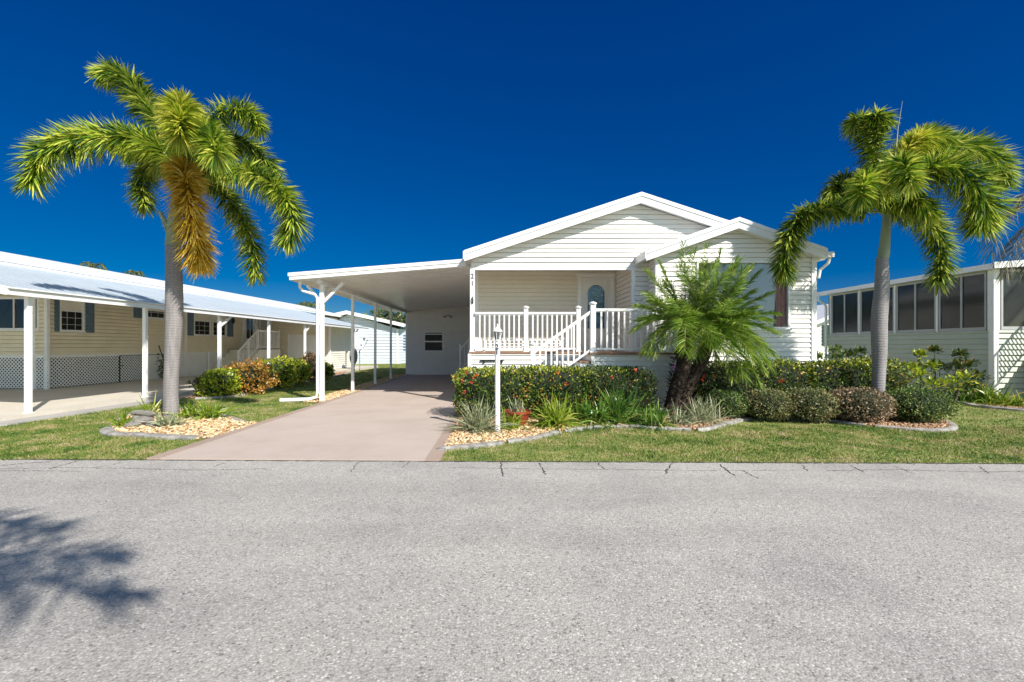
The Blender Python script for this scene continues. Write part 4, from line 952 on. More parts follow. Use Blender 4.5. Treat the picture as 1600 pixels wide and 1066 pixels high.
# far white house
fh=thing('far_house','pale white gabled house seen far behind through the carport','house',(-11,38,0))
YF=38.; wb=MB(); gp=W(545,492,YF); L_=W(500,503,YF); R_=W(622,514,YF)
siding(wb,(0,YF,0),(1,0,0),(0,-1,0),-16.,R_.x,.0,5.2,course=.24,gr=.045,topf=[(-16,2.2),(gp.x,gp.z+.05),(R_.x,R_.z)],lap=.03); part(fh,'wall',wb,farw)
wb=MB(); siding(wb,(R_.x,YF,0),(.35,1,0),(1,-.35,0),0,9,.0,R_.z,course=.24,gr=.045,lap=.03); part(fh,'side_wall',wb,farw)
gable_roof(fh,W(470,500,YF).x,W(632,506,YF-.4).x,gp.x,gp.z+.28,.225,YF-.55,YF+10,fh=.26)
m_=MB(); m_.box(R_.x-.12,R_.x+.03,YF-.07,YF-.035,0,R_.z); part(fh,'corner_board',m_,trimw)
m_=MB(); m_.obox((R_.x+.25,YF+.75-.0,1.0),(.12,.35,0),(.03,-.01,0),(0,0,1.5)); part(fh,'shutter',m_,shut)
# ================= RIGHT NEIGHBOUR =================
framegrey=paint('window_frame_shaded',(.42,.43,.43),.45,.05,4)  # white frames: their shade is put into a greyer base colour
rn=thing('sunroom_house','pale green siding home with a long band of dark sunroom windows','house',(16,12.9,0))
RX,RY=13.8,12.86; RY1=19.3
def zr(py,Y): return EYE+(VY-py)*Y/FPX
ZS,ZT=1.93,3.62
wb=MB(); siding(wb,(RX,0,0),(0,1,0),(-1,0,0),RY,RY1,.0,ZS,course=.155,gr=.022,lap=.04); siding(wb,(0,RY,0),(1,0,0),(0,-1,0),RX,19,.0,ZS,course=.155,gr=.022,lap=.04); siding(wb,(0,RY1,0),(1,0,0),(0,1,0),RX,19,0,3.6); part(rn,'wall',wb,greens)
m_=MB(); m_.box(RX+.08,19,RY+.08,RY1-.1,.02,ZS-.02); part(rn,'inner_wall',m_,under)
m_=MB(); m_.box(16.4,16.5,RY+.3,RY1,ZS-.02,ZT); m_.box(RX+.2,16.4,RY1-.2,RY1-.1,ZS,ZT); part(rn,'sunroom_back_wall',m_,skirtm)
m_=MB()
for y_ in (13.3,14.7,15.9,17.6): m_.box(RX+.5,RX+.56,y_,y_+.42,ZS,ZT-.1)
m_.box(RX+.8,RX+1.5,14.0,15.9,ZS,ZS+.55); part(rn,'room_furnishing',m_,tan)
m_=MB(); m_.box(RX-.04,RX+.10,RY-.04,RY+.10,.0,ZS-.001); part(rn,'corner_board',m_,trimw)
def yr(px): return RX*FPX/(px-VX)
posts_=[yr(p) for p in (1299,1344,1400,1466,1545)]
m_=MB()
for y_ in posts_[:-1]: m_.box(RX-.05,RX+.04,y_-.032,y_+.032,ZS+.0,ZT)
m_.box(RX-.05,RX+.12,RY-.05,RY+.12,ZS,ZT); m_.box(RX-.045,RX+.03,RY+.125,posts_[0]-.045,ZS,ZS+.07) if False else None
part(rn,'sunroom_post',m_,trimw,bevel=.004)
pr=[RY+.12]+sorted(posts_[:-1]); 
for a,b_ in zip(pr,pr[1:]):
    a+=.05;b_-=.05
    f_=MB(); f_.box(RX-.03,RX+.02,a,b_,ZS+.005,ZS+.09); f_.box(RX-.03,RX+.02,a,b_,ZT-.08,ZT-.002); mid=(a+b_)/2
    f_.box(RX-.028,RX+.02,a,a+.05,ZS+.092,ZT-.082); f_.box(RX-.028,RX+.02,b_-.05,b_,ZS+.092,ZT-.082); f_.box(RX-.033,RX+.02,mid-.03,mid+.03,ZS+.092,ZT-.082); f_.box(RX-.04,RX+.0,a,b_,ZS-.03,ZS+.003)
    fo=part(rn,'window',f_,framegrey); g_=MB(); g_.box(RX-.008,RX-.002,a+.03,b_-.03,ZS+.08,ZT-.07); part(fo,'pane',g_,meshs)
for i,(a,b_) in enumerate(((RX+.18,RX+1.0),(RX+1.03,RX+2.2),(RX+2.3,RX+3.6))):
    f_=MB(); f_.box(a,b_,RY-.035,RY+.02,ZS+.005,ZS+.10); f_.box(a,b_,RY-.035,RY+.02,ZT-.07,ZT-.002); f_.box(a,a+.05,RY-.033,RY+.02,ZS+.102,ZT-.072); f_.box(b_-.05,b_,RY-.033,RY+.02,ZS+.102,ZT-.072); fo=part(rn,'window',f_,framegrey)
    g_=MB(); g_.box(a+.03,b_-.03,RY-.01,RY-.004,ZS+.08,ZT-.05); part(fo,'pane',g_,meshs)
m_=MB(); m_.prism([(RX-.30,RY-.30,ZT+.10),(20,RY-.30,ZT+.55),(20,RY-.30,ZT+.45),(RX-.30,RY-.30,ZT+.0)],(0,RY1-RY+.7,0)); part(rn,'roof',m_,roofm)
m_=MB(); m_.box(RX-.34,RX-.302,RY-.33,RY1+.4,ZT-.02,ZT+.13); m_.prism([(RX-.34,RY-.34,ZT-.02),(20,RY-.34,ZT+.42),(20,RY-.34,ZT+.60),(RX-.34,RY-.34,ZT+.15)],(0,.035,0)); part(rn,'fascia',m_,fasc)
m_=MB(); m_.box(RX-.28,RX+.15,RY-.28,RY1+.3,ZT+.0,ZT+.012) if False else m_.box(RX-.29,RX-.06,RY-.29,RY1+.3,ZT-.015,ZT-.003); part(rn,'soffit',m_,greens)
for y_,zz in ((13.6,.2),(16,.2),(18.2,.2)):
    m_=MB(); m_.box(RX+.3,RX+.9,y_,y_+.5,ZT+.14,ZT+.24); part(rn,'roof_vent',m_,trimw,bevel=.02)
m_=MB(); yy=RY1+.05; m_.tube([(RX-.28,yy+.15,ZT-.02),(RX-.28,yy+.15,ZT-.22),(RX-.1,yy+.08,ZT-.36),(RX-.08,yy,ZT-.5),(RX-.08,yy,.1)],.05,8); part(rn,'downspout',m_,trimw,smooth=True)
# stair with railing outside the frame on the right: its shadow falls on the sunlit end wall
rs_=thing('side_stairs','stairs with slim railing at the right edge of the sunroom house','stairs',(17.2,11.9,0))
m_=MB()
for i in range(3,9): m_.box(14.0+i*.24,14.0+(i+1)*.24+.02,11.9,12.7,0,.45+.255*i)
part(rs_,'steps',m_,slabm)
rr2=sub(rs_,'railing'); rail(rr2,(13.85,11.86,.52),(16.1,11.86,2.98),.08,.95,.11,.028,.045)
# small house between
gh=thing('gap_house','small grey home with green shutter glimpsed between the two right houses','house',(18,27,0))
Yg=27.; gx=W(1281,500,Yg).x
wb=MB(); siding(wb,(0,Yg,0),(1,0,0),(0,-1,0),gx-3,gx+8,.0,4.2,course=.2,topf=[(gx-3,1.6),(gx+2.6,3.9),(gx+8,1.9)]); part(gh,'wall',wb,skirtm)
gable_roof(gh,gx-3.3,gx+8,gx+2.6,4.2,.42,Yg-.4,Yg+8,fh=.2)
m_=MB(); xa=W(1284.5,500,Yg).x; m_.box(xa,xa+.5,Yg-.08,Yg-.04,1.5,2.7); part(gh,'shutter',m_,dgreen)
# ================= PALMS =================
trunkd=trunkm('palm_trunk_bark_dark',(.17,.155,.15),(.33,.305,.30),6)
def palm_trunk(root,pts,rs,mat,name='trunk',n=22):
    C=spline(pts,46); rr=np.interp(np.linspace(0,1,46),np.linspace(0,1,len(rs)),rs)
    rr=rr*(1+.012*np.sin(np.arange(46)*2.4)); m_=MB(); m_.tube(C,list(rr),n); return part(root,name,m_,mat,smooth=True)
def FP(pts,Y):  # traced frond: (px,py,depth offset)
    return [W(a,b,Y+c) for a,b,c in pts]
YL=9.4
pl=thing('foxtail_palm','tall foxtail palm with a hanging orange frond beside the driveway','palm tree',(*G(268,655),0)) 
pl.location=(W(268,655,YL).x,YL,0)
palm_trunk(pl,[W(268,662,YL),W(267,610,YL),W(269,560,YL),W(272,500,YL),W(272,440,YL),W(270,382,YL)],[.150,.135,.134,.146,.158,.148,.130],trunkd)
palm_trunk(pl,[W(270,384,YL),W(273,345,YL),W(279,300,YL),W(284,250,YL),(W(285,225,YL))],[.138,.125,.10,.07,.04],shaft,'crownshaft')
m_=MB(); m_.prism([W(246,328,YL-.1),W(250,330,YL-.1),W(270,368,YL-.1),W(268,384,YL-.05),W(262,372,YL-.1)],(0,.07,.0)); part(pl,'dead_sheath',m_,shaft,smooth=True)
FL=[(foxG,[(281,270,0),(255,236,.0),(225,221,-.05),(190,213,-.15),(140,214,-.25),(95,222,-.35),(62,245,-.45),(48,285,-.5)],760,.50,None),
 (foxA,[(284,262,0),(272,215,.15),(250,190,.25),(226,160,.3),(205,128,.3),(180,112,.25),(158,116,.2)],560,.42,None),
 (foxY,[(285,262,-.05),(283,220,-.5),(284,182,-1.1),(284,166,-1.6),(283,182,-1.9),(282,208,-2.05)],640,.40,None),
 (foxG,[(288,262,0),(302,225,.1),(325,190,.2),(355,172,.25),(385,172,.3),(406,198,.3)],520,.40,None),
 (foxA,[(288,262,.1),(320,232,.5),(360,220,.9),(400,235,1.2),(428,268,1.4)],520,.44,None),
 (foxG,[(288,270,-.1),(325,258,-.3),(370,262,-.45),(415,280,-.5),(446,310,-.5),(458,348,-.45),(446,376,-.4)],620,.42,None),
 (foxA,[(286,276,.1),(318,275,.2),(350,300,.3),(377,340,.35),(393,385,.35),(400,430,.3)],520,.38,None),
 (foxO,[(285,270,-.15),(286,262,-.5),(289,275,-.75),(294,310,-.8),(300,350,-.7),(308,385,-.55),(313,412,-.5)],860,.44,None),
 (foxA,[(280,270,.1),(252,250,.35),(230,262,.5),(222,290,.5),(226,322,.45)],420,.36,None),
 (foxG,[(281,262,.2),(262,235,.5),(240,222,.9),(215,222,1.2),(205,245,1.3)],400,.36,None),
 (foxA,[(285,262,.15),(290,225,.5),(296,190,1.0),(302,185,1.4),(306,205,1.7)],480,.42,None),
 (foxG,[(288,262,0),(303,228,-.6),(316,205,-1.2),(330,212,-1.7),(338,240,-2.1)],460,.40,None),
 (foxA,[(286,268,.2),(310,245,.7),(330,250,1.1),(345,275,1.3)],380,.36,None)]
for mt,pts,n,Lm,_ in FL: frond(pl,FP(pts,YL),mt,int(n*2.4),Lm*1.02,stemr=.024,width=.033,start=.06)
YR=9.38
pr_=thing('foxtail_palm','foxtail palm with smooth green crownshaft rising behind the ball shrubs','palm tree',(W(1373,655,YR).x,YR,0))
palm_trunk(pr_,[W(1373,660,YR),W(1372,612,YR),W(1374,560,YR),W(1374,500,YR),W(1378,450,YR),W(1378,404,YR)],[.118,.112,.118,.136,.138,.124,.106],trunk)
palm_trunk(pr_,[W(1378,407,YR),W(1381,395,YR),W(1384,360,YR),W(1385,332,YR),W(1386,305,YR)],[.095,.10,.08,.06,.04],shaft,'crownshaft')
FR=[(foxA,[(1385,330,0),(1375,290,.1),(1367,255,.15),(1357,218,.15),(1346,192,.1),(1336,190,.0)],520,.36),
 (foxG,[(1385,330,0),(1380,285,-.1),(1370,235,-.2),(1366,200,-.25),(1370,180,-.3),(1382,190,-.35)],460,.32),
 (foxY,[(1386,330,0),(1398,280,.1),(1412,240,.1),(1432,218,.05),(1455,214,.0)],440,.36),
 (foxG,[(1387,330,.1),(1412,280,.4),(1450,242,.7),(1495,226,.9),(1535,232,1.0),(1562,258,1.0),(1568,282,1.0)],600,.44),
 (foxG,[(1387,332,-.1),(1412,295,-.4),(1450,265,-.7),(1490,262,-.9),(1522,288,-1.0),(1538,322,-1.0),(1532,352,-.95)],700,.47),
 (foxA,[(1384,330,.1),(1360,300,.25),(1335,285,.3),(1312,288,.3),(1298,310,.3)],440,.36),
 (foxA,[(1384,334,-.1),(1350,328,-.3),(1315,324,-.4),(1280,328,-.45),(1250,342,-.45),(1232,372,-.4),(1225,408,-.35),(1226,430,-.3)],640,.34),
 (foxA,[(1387,334,.0),(1410,326,.1),(1440,336,.2),(1462,362,.25),(1472,400,.25),(1466,438,.2)],560,.36),
 (foxG,[(1387,330,-.1),(1405,312,-.4),(1430,312,-.6),(1455,332,-.7)],380,.34),
 (foxA,[(1386,330,.2),(1392,285,.6),(1405,262,1.0),(1425,268,1.3)],420,.38),
 (foxG,[(1386,330,-.1),(1392,292,-.5),(1400,262,-1.0),(1412,258,-1.4),(1424,285,-1.7)],420,.36),
 (foxG,[(1386,330,-.1),(1378,300,-.5),(1366,280,-.9),(1352,282,-1.2),(1344,305,-1.4)],380,.34),
 (foxG,[(1387,330,.1),(1400,270,.3),(1420,228,.4),(1450,208,.4),(1482,215,.4)],420,.34),
 (foxA,[(1385,330,.2),(1370,300,.6),(1352,290,.9),(1338,305,1.1)],360,.34)]
for i,(mt,pts,n,Lm) in enumerate(FR): frond(pr_,FP(pts,YR),mt,int(n*2.4),Lm*1.08,stemr=.022,width=.031,start=.12 if i==6 else .08)
m_=MB(); m_.tube([W(1387,300,YR),W(1399,240,YR),W(1403,200,YR),W(1410,158,YR)],[.03,.018,.010,.003],6); part(pr_,'spear_leaf',m_,shaft,smooth=True)
# pygmy date palm: leaning shaggy trunks, fine feather fronds
YD=9.55
pd=thing('pygmy_date_palm','bushy pygmy date palm with dark leaning shaggy trunks before the porch','palm tree',(W(1055,640,YD).x,YD,0))
h1=W(1072,515,YD); h2=W(1108,520,YD+.15)
palm_trunk(pd,[W(1050,640,YD),W(1056,610,YD),W(1068,570,YD),W(1073,520,YD)],[.17,.14,.15,.15],shaggy,n=14)
palm_trunk(pd,[W(1062,638,YD),W(1078,600,YD+.1),W(1098,560,YD+.12),W(1108,525,YD+.15)],[.14,.12,.13,.13],shaggy,n=14)
# old leaf bases
def shag(c0,c1,r,n,t0=0):
    P=[];D=[];C=spline([c0,tuple((Vector(c0)+Vector(c1))/2),c1],20)
    i=RG.integers(0,20,n); a=RG.uniform(0,6.283,n); rad=np.column_stack([np.cos(a),np.sin(a),np.zeros(n)])
    P=C[i]+rad*r*.8+RG.normal(size=(n,3))*.02; D=norm(rad+np.array([0,0,.9])+RG.normal(size=(n,3))*.3); S=norm(np.cross(D,rad))
    V,F=leaves(P,D,S,.11*RG.uniform(.5,1.3,n),np.full(n,.035)); return V,F
for c0,c1 in ((W(1050,638,YD),W(1072,520,YD)),(W(1062,636,YD),W(1106,525,YD+.12))):
    V,F=shag(tuple(c0),tuple(c1),.15,650); npmesh('leaf_bases',V,F,shaggy,pd)
DF=[(1070,h1,[(1072,385,.1)],0)]
tips1=[(1068,383,.1),(1085,392,-.2),(1012,425,.0),(1022,470,-.5),(996,478,.0),(992,515,-.1),(1008,550,-.3),(1022,552,-.5),(1040,440,.5),(1030,410,.3),(1100,410,.5),(1055,470,-.9),(1000,500,.6)]
tips2=[(1126,392,.1),(1150,405,.4),(1185,425,.2),(1204,458,.0),(1213,490,-.2),(1212,520,.1),(1208,553,-.1),(1195,580,-.4),(1185,598,-.3),(1205,575,-.5),(1200,500,-.9),(1165,590,-.6),(1145,592,-.5),(1100,430,-.6),(1150,470,-.9),(1165,510,-.9),(1160,440,-.5),(1180,480,.7),(1190,540,.6),(1105,385,.3),(1140,550,-1.0),(1175,560,-.7),(1175,455,.4)]
tips1+=[(int(1070+95*math.sin(k*1.9)*(.5+.5*random.random())),int(478+72*math.cos(k*2.3)),-.2-.8*random.random()) for k in range(12)]
tips2+=[(int(1130+88*math.sin(k*1.7+1)*(.5+.5*random.random())),int(488+80*math.cos(k*2.1+.5)),-.9+1.5*random.random()) for k in range(16)]
for hd,tips in ((h1,tips1),(h2,tips2)):
    for k,(a,b_,c) in enumerate(tips):
        tp_=W(a,b_,YD+c); mid=hd.lerp(tp_,.5); dlt=(tp_-hd).length; dn=max(0,min(1,(hd.z-tp_.z)/dlt+.55))
        mid+=Vector((0,0,.10+.20*dn)); q1=hd.lerp(mid,.5)+Vector((0,0,.05+.05*dn))
        frond(pd,[hd,q1,mid,mid.lerp(tp_,.55)+Vector((0,0,.05*dn)),tp_],datel,260,.34,'pinnate',.012,.08,stemr=.010,droop=.07)
# thin new spear leaf leaning left
m_=MB(); m_.tube([h1,W(1040,462,YD),W(1012,418,YD)],[.014,.010,.004],5); part(pd,'spear_leaf',m_,stemm)
# tree behind camera: casts the frond shadow on the road
pb=thing('roadside_palm','tall feathery palm across the road whose shadow falls on the asphalt at lower left','palm tree',(.9,-4.6,0))
cr=Vector((-.62,-4.45,6.4)); palm_trunk(pb,[(.9,-4.6,0),(.7,-4.4,2.5),(.2,-3.9,5),tuple(cr)],[.22,.18,.15,.12],trunk)
random.seed(21)
for k in range(24):
    az=2*math.pi*k/24+.3; Lf=random.uniform(2.5,3.6); e=[.9,.5,.2][k%3]
    dx_,dy_=math.cos(az),math.sin(az)
    frond(pb,[cr,cr+Vector((dx_*Lf*.3,dy_*Lf*.3,e*.7)),cr+Vector((dx_*Lf*.65,dy_*Lf*.65,e*.8-.1)),cr+Vector((dx_*Lf,dy_*Lf,e*.2-.7))],datel,520,.42,'fox',.035,.12,stemr=.02)
# drooping palm at right edge (crown outside the frame)
pe=thing('drooping_palm','sparse grey drooping palm fronds hanging in at the right edge','palm tree',(14.1,11.6,0))
ce=W(1648,345,11.0); palm_trunk(pe,[(ce.x+.3,11.2,0),(ce.x+.2,11.1,2),tuple(ce)],[.16,.13,.10],trunk)
for pts in ([(1648,345,0),(1615,322,-.1),(1585,330,-.2),(1562,358,-.3),(1548,395,-.35)],[(1648,350,0),(1620,345,.2),(1595,365,.3),(1580,395,.3),(1570,425,.3)],[(1648,350,0),(1630,360,-.3),(1612,385,-.5),(1602,420,-.6)],[(1648,345,0),(1668,320,0),(1700,330,0),(1720,380,0)],[(1648,345,0),(1650,300,.5),(1665,290,1.),(1690,310,1.4)],[(1648,345,0),(1640,310,.3),(1612,300,.6),(1590,318,.8)]):
    frond(pe,FP(pts,11.0),deadl,120,.50,'pinnate',.016,.15,stemr=.014,droop=.30)
# ================= HEDGES, SHRUBS =================
def shrub(name,label,c,r,n,size,mat,cat='shrub',group=None,**kw):
    t=thing(name,label,cat,(c[0],c[1],0),group=group); shrubshape((c[0],c[1],r[2]*1.0+.02),r,n,size,mat,t,**kw)
    m_=MB()
    for k in range(5): a=random.uniform(0,6.28); m_.tube([(c[0]+.05*math.cos(a),c[1]+.05*math.sin(a),0),(c[0]+r[0]*.5*math.cos(a),c[1]+r[1]*.5*math.sin(a),r[2]*1.0)],[.014,.006],5)
    part(t,'stems',m_,twig)
    return t
def flowers(root,pts,r=.035,mat=flowr,n=16):
    for c in pts:
        P=np.array([c]*n)+rnd(n)*r*RG.uniform(.3,1,(n,1)); D=rnd(n); S=norm(np.cross(D,rnd(n)))
        V,F=leaves(P,D,S,np.full(n,.03),np.full(n,.022)); npmesh('flower_head',V,F,mat,root)
h_=thing('hedge','clipped ixora hedge with red flowers below the porch railing','hedge',(1.2,9.75,0))
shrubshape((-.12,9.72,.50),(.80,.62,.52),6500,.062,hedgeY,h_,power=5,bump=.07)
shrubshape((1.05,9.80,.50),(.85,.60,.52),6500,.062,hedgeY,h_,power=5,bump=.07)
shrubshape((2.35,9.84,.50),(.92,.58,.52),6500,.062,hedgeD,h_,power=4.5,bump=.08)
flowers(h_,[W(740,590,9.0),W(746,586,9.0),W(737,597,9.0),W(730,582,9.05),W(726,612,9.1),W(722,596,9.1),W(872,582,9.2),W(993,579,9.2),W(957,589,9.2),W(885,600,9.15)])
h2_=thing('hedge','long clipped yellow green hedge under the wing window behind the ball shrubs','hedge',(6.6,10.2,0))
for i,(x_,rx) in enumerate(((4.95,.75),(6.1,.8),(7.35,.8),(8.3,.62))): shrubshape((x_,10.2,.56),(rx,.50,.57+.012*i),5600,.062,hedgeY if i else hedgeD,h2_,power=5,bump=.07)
flowers(h2_,[W(1097,594,9.7),W(1100,588,9.7),W(1154,572,9.7),W(1219,597,9.7),W(1222,594,9.7)])
flowers(pd,[W(1053,574,YD-.2)],.06,purp,30)
balls=[('small green ball shrub nearest the date palm trunks',1134,613,.43,.33,ballG,9.55),('olive rounded ball shrub, second from the date palm',1198,612,.44,.34,ballO,9.3),('dull green ball shrub in the middle of the row of five',1264,611,.45,.35,ballO,9.15),('reddish brown tinged ball shrub left of the right palm trunk',1343,610,.52,.36,ballR,8.98),('largest glossy green ball shrub at the right end of the bed',1434,609,.60,.37,ballG,8.95)]
for lb,px,py,rx,rz,mt,Y in balls:
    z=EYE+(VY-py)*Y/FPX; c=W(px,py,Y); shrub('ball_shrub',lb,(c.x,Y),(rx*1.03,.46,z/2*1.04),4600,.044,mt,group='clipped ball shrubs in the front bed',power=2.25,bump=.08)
# croton bushes on left lawn
cb=[('dark green and yellow croton bush nearest the street',345,13.6,.62,.55,.72,crotY,crotG),('orange leaved croton bush beside the white awning post',388,14.3,.72,.55,.92,crotO,None),('lime green croton bush with red tips, middle of the row',430,16.2,.74,.6,1.02,crotY,None),('low yellow green croton bush right of the tall lime one',462,17.8,.50,.5,.90,crotY,None),('dark red leaved croton bush near the shed door',488,19.4,.50,.45,1.15,crotR,None)]
for lb,px,Y,rx,ry,hh,mt,m2 in cb:
    c=W(px,600,Y); t=shrub('croton_bush',lb,(c.x,Y),(rx,ry,hh/2),2600,.085,mt,group='croton bushes along the left lawn',power=2.4,bump=.22,corer=.66)
    if m2: shrubshape((c.x-.2,Y+.1,hh*.45),(rx*.85,ry*.9,hh*.48),1800,.085,m2,t,power=2.4,bump=.2,corer=.6)
c=W(511,585,20.5); shrub('small_shrub','small yellowish shrub at the foot of the shed corner',(c.x,20.5),(.28,.3,.33),700,.09,crotY,power=2.2)
# leggy shrubs beside right neighbour
def leggy(label,spots,size,mat,n=60,group=None):
    t=thing('leafy_plant',label,'plant',(spots[0][0],spots[0][1],0),group=group); allV=[];allF=[];k0=0; m_=MB()
    for (x_,y_,z_,r_) in spots:
        bx=spots[0][0]+(x_-spots[0][0])*.3; m_.tube([(bx,y_,0),((bx+x_)/2+.03,y_,z_*.6),(x_,y_,z_)],[.02,.014,.006],5)
        P=np.array([(x_,y_,z_)])+rnd(n)*np.array([r_,r_,r_*.7])*RG.uniform(.2,1,(n,1)); D=norm(P-np.array([x_,y_,z_-.1])+RG.normal(size=(n,3))*.05); S=norm(np.cross(D,rnd(n)*.4+np.array([0,0,1])))
        V,F=leaves(P,D,S,size*RG.uniform(.6,1.2,n),size*.42*np.ones(n)); allV.append(V); allF.append(F+k0); k0+=len(V)
    npmesh('foliage',np.vstack(allV),np.vstack(allF),mat,t); part(t,'stems',m_,twig); return t
def sp_(L,Y): return [(W(a,b_,Y).x,Y+random.uniform(-.3,.3),W(a,b_,Y).z,r_) for a,b_,r_ in L]
leggy('leggy dark green plant in the gap right of the white house',sp_([(1292,575,.22),(1296,548,.16),(1286,560,.18),(1312,560,.18),(1300,585,.25)],13.0),.14,ballG,70)
leggy('dark green plant against the pale siding left of the right palm trunk',sp_([(1340,572,.22),(1330,555,.18),(1352,550,.18),(1362,565,.2),(1345,590,.25)],12.2),.13,hedgeD,80)
leggy('green plant just right of the right palm trunk by the wall',sp_([(1388,560,.14),(1390,580,.2),(1386,600,.22)],12.2),.13,hedgeD,70)
leggy('yellow flowering leggy shrub against the pale green wall',sp_([(1450,555,.12),(1455,572,.15),(1432,585,.2),(1447,600,.25),(1440,575,.2),(1470,600,.25),(1490,590,.25)],11.8),.14,crotY,85)
leggy('dark shrub with raised leafy tips behind the strap leaf bed',sp_([(1470,548,.12),(1478,575,.24),(1500,555,.14),(1508,575,.24),(1492,570,.25),(1515,590,.26),(1505,605,.3)],12.2),.14,hedgeD,85)
# strap-leaved clumps
def gx(px,py,**k): a=G(px,py); return a
clump('strap_leaf_plant','big lime strap leaf clump right of the red pot',gx(868,674),190,.78,.020,strapY,'x',None) if False else None
front=[('variegated_grass','tall silvery grass clump left of the lamp post',(745,676),150,.62,.014,strapV,.16,.35),
('strap_leaf_plant','small yellowing strap leaf clump between lamp post and red pot',(797,672),60,.42,.018,strapY,.12,.6),
('strap_leaf_plant','big lime strap leaf clump right of the red pot',(868,668),170,.66,.022,strapY,.18,.55),
('strap_leaf_plant','dark green strap leaf clump, first right of the lime clump',(925,664),120,.62,.022,strapG,.16,.6),
('strap_leaf_plant','tall bright green strap leaf clump against the dark hedge',(962,662),170,.78,.022,strapG,.18,.55),
('strap_leaf_plant','low green strap leaf clump left of the leaning trunks',(1022,667),120,.48,.020,strapG,.18,.65),
('variegated_grass','pale silvery grass clump right of the leaning trunks',(1092,660),230,.55,.013,strapV,.24,.5),
('variegated_grass','small pale grass tuft at the foot of the date palm',(1062,664),80,.36,.014,strapV,.16,.6)]
for nm,lb,p,n,L,wd,mt,rad,dr in front: clump(nm,G(*p),int(n*1.6),L*1.33,wd*1.35,mt,lb,group='strap leaf and grass clumps in the front bed',rad=rad,droop=dr,cat='plant')
leftc=[('strap_leaf_plant','lime strap tuft at the left tip of the left palm bed',(192,668),45,.40,.020,strapY,.08,.35),
('strap_leaf_plant','wispy lime strap leaves behind the grey rocks',(236,652),36,.62,.018,strapY,.10,.3),
('variegated_grass','silvery spiky plant in front of the left palm trunk',(265,667),70,.36,.026,strapV,.16,.4),
('strap_leaf_plant','lime strap clump just right of the left palm trunk',(298,654),70,.50,.022,strapY,.12,.45),
('strap_leaf_plant','lime strap clump at the right of the left palm bed',(329,655),80,.58,.024,strapY,.12,.45)]
for nm,lb,p,n,L,wd,mt,rad,dr in leftc: clump(nm,G(*p),int(n*1.4),L,wd*1.3,mt,lb,group='plants in the left palm bed',rad=rad,droop=dr)
for lb,p,n,L in (('large green strap leaf clump at the left of the right neighbour bed',(1500,628),150,.85),('bright lime strap leaf clump in the middle of the right neighbour bed',(1548,632),150,.80),('long arching strap leaf clump before the sunlit corner',(1525,626),140,.95),('small strap leaf clump at the right edge of the photo',(1594,636),90,.55)):
    clump('strap_leaf_plant',G(*p),int(n*1.6),L*1.0,.036,strapY if 'lime' in lb or 'small' in lb else strapG,lb,group='strap leaf clumps in the right neighbour bed',rad=.25,droop=.7)
for lb,p,n,L,m2 in (('small yellow green tuft by the far white wall',(577,564),30,.7,strapY),('grey green agave by the far white wall',(602,565),26,.9,agav)):
    clump('agave',G(*p) if p[1]>562 else p,n,L,.09,m2,lb,rad=.12,droop=.1,minel=20)
# pot
x_,y_=G(808,666); y_=8.55; x_=W(808,640,8.55).x
pt=thing('plant_pot','glossy red terracotta bowl pot with sparse succulent beside the lamp post','pot',(x_,y_,.02))
m_=MB(); m_.lathe((x_,y_,.02),[(.12,.0),(.15,.02),(.20,.10),(.235,.2),(.25,.23),(.27,.235),(.27,.27),(.245,.275),(.23,.25),(.02,.24)],28); part(pt,'bowl',m_,terra,smooth=True)
m_=MB(); m_.lathe((x_,y_,.02),[(.225,.235),(.05,.255),(.01,.256)],16); part(pt,'potting_soil',m_,soilm)
n=46; a=RG.uniform(0,6.28,n); P=np.column_stack([x_+RG.normal(size=n)*.06,y_+RG.normal(size=n)*.06,np.full(n,.27)]); D=norm(np.column_stack([np.cos(a)*.55,np.sin(a)*.55,np.ones(n)])); V,F,tp=straps(P,D,.36*RG.uniform(.4,1.15,n),np.full(n,.02),.06*np.ones(n),3); npmesh('succulent',V,F,strapV,pt,tip=tp)
# rocks
def rock(label,c,r,group=None):
    m_=MB(); n1,n2=7,10; ph=[random.uniform(0,6.28) for _ in range(4)]
    for i in range(n1+1):
        th=math.pi*i/n1
        for k in range(n2):
            t=2*math.pi*k/n2; q=1+.18*math.sin(3*t+ph[0])+.15*math.cos(2*th+ph[1]+t)+random.uniform(-.08,.08)
            m_.v.append((c[0]+r[0]*q*math.sin(th)*math.cos(t),c[1]+r[1]*q*math.sin(th)*math.sin(t),max(c[2]+r[2]*q*math.cos(th),.0)))
    for i in range(n1):
        for k in range(n2): m_.f.append((i*n2+k,i*n2+(k+1)%n2,(i+1)*n2+(k+1)%n2,(i+1)*n2+k))
    solo('rock',m_,rockm,loc=(c[0],c[1],0),label=label,cat='rock',group=group)
a=G(222,665); rock('flat grey rock on top of the pile by the left palm',(a[0],a[1]+.05,.22),(.22,.14,.055),'rocks by the left palm'); rock('larger grey rock under the pile by the left palm',(a[0]-.02,a[1],.11),(.24,.18,.08),'rocks by the left palm')
a=G(208,668); rock('small low grey rock at the left of the rock pile',(a[0],a[1],.05),(.13,.10,.06),'rocks by the left palm'); a=G(238,668); rock('small grey rock at the right of the rock pile',(a[0],a[1],.06),(.12,.09,.05),'rocks by the left palm')
a=G(763,674); rock('rough reddish grey stone at the foot of the lamp post',(a[0],a[1],.05),(.14,.09,.07))
# white statue by neighbour wall
c=W(1400,608,11.9)
m_=MB(); m_.lathe((c.x,c.y,0),[(.13,0),(.14,.2),(.12,.32),(.07,.45),(.09,.55),(.08,.62),(.02,.68)],12); st_=solo('garden_statue',m_,trimw,loc=(c.x,c.y,0),smooth=True,label='small white garden statue behind the ball shrubs by the pale wall',cat='statue')
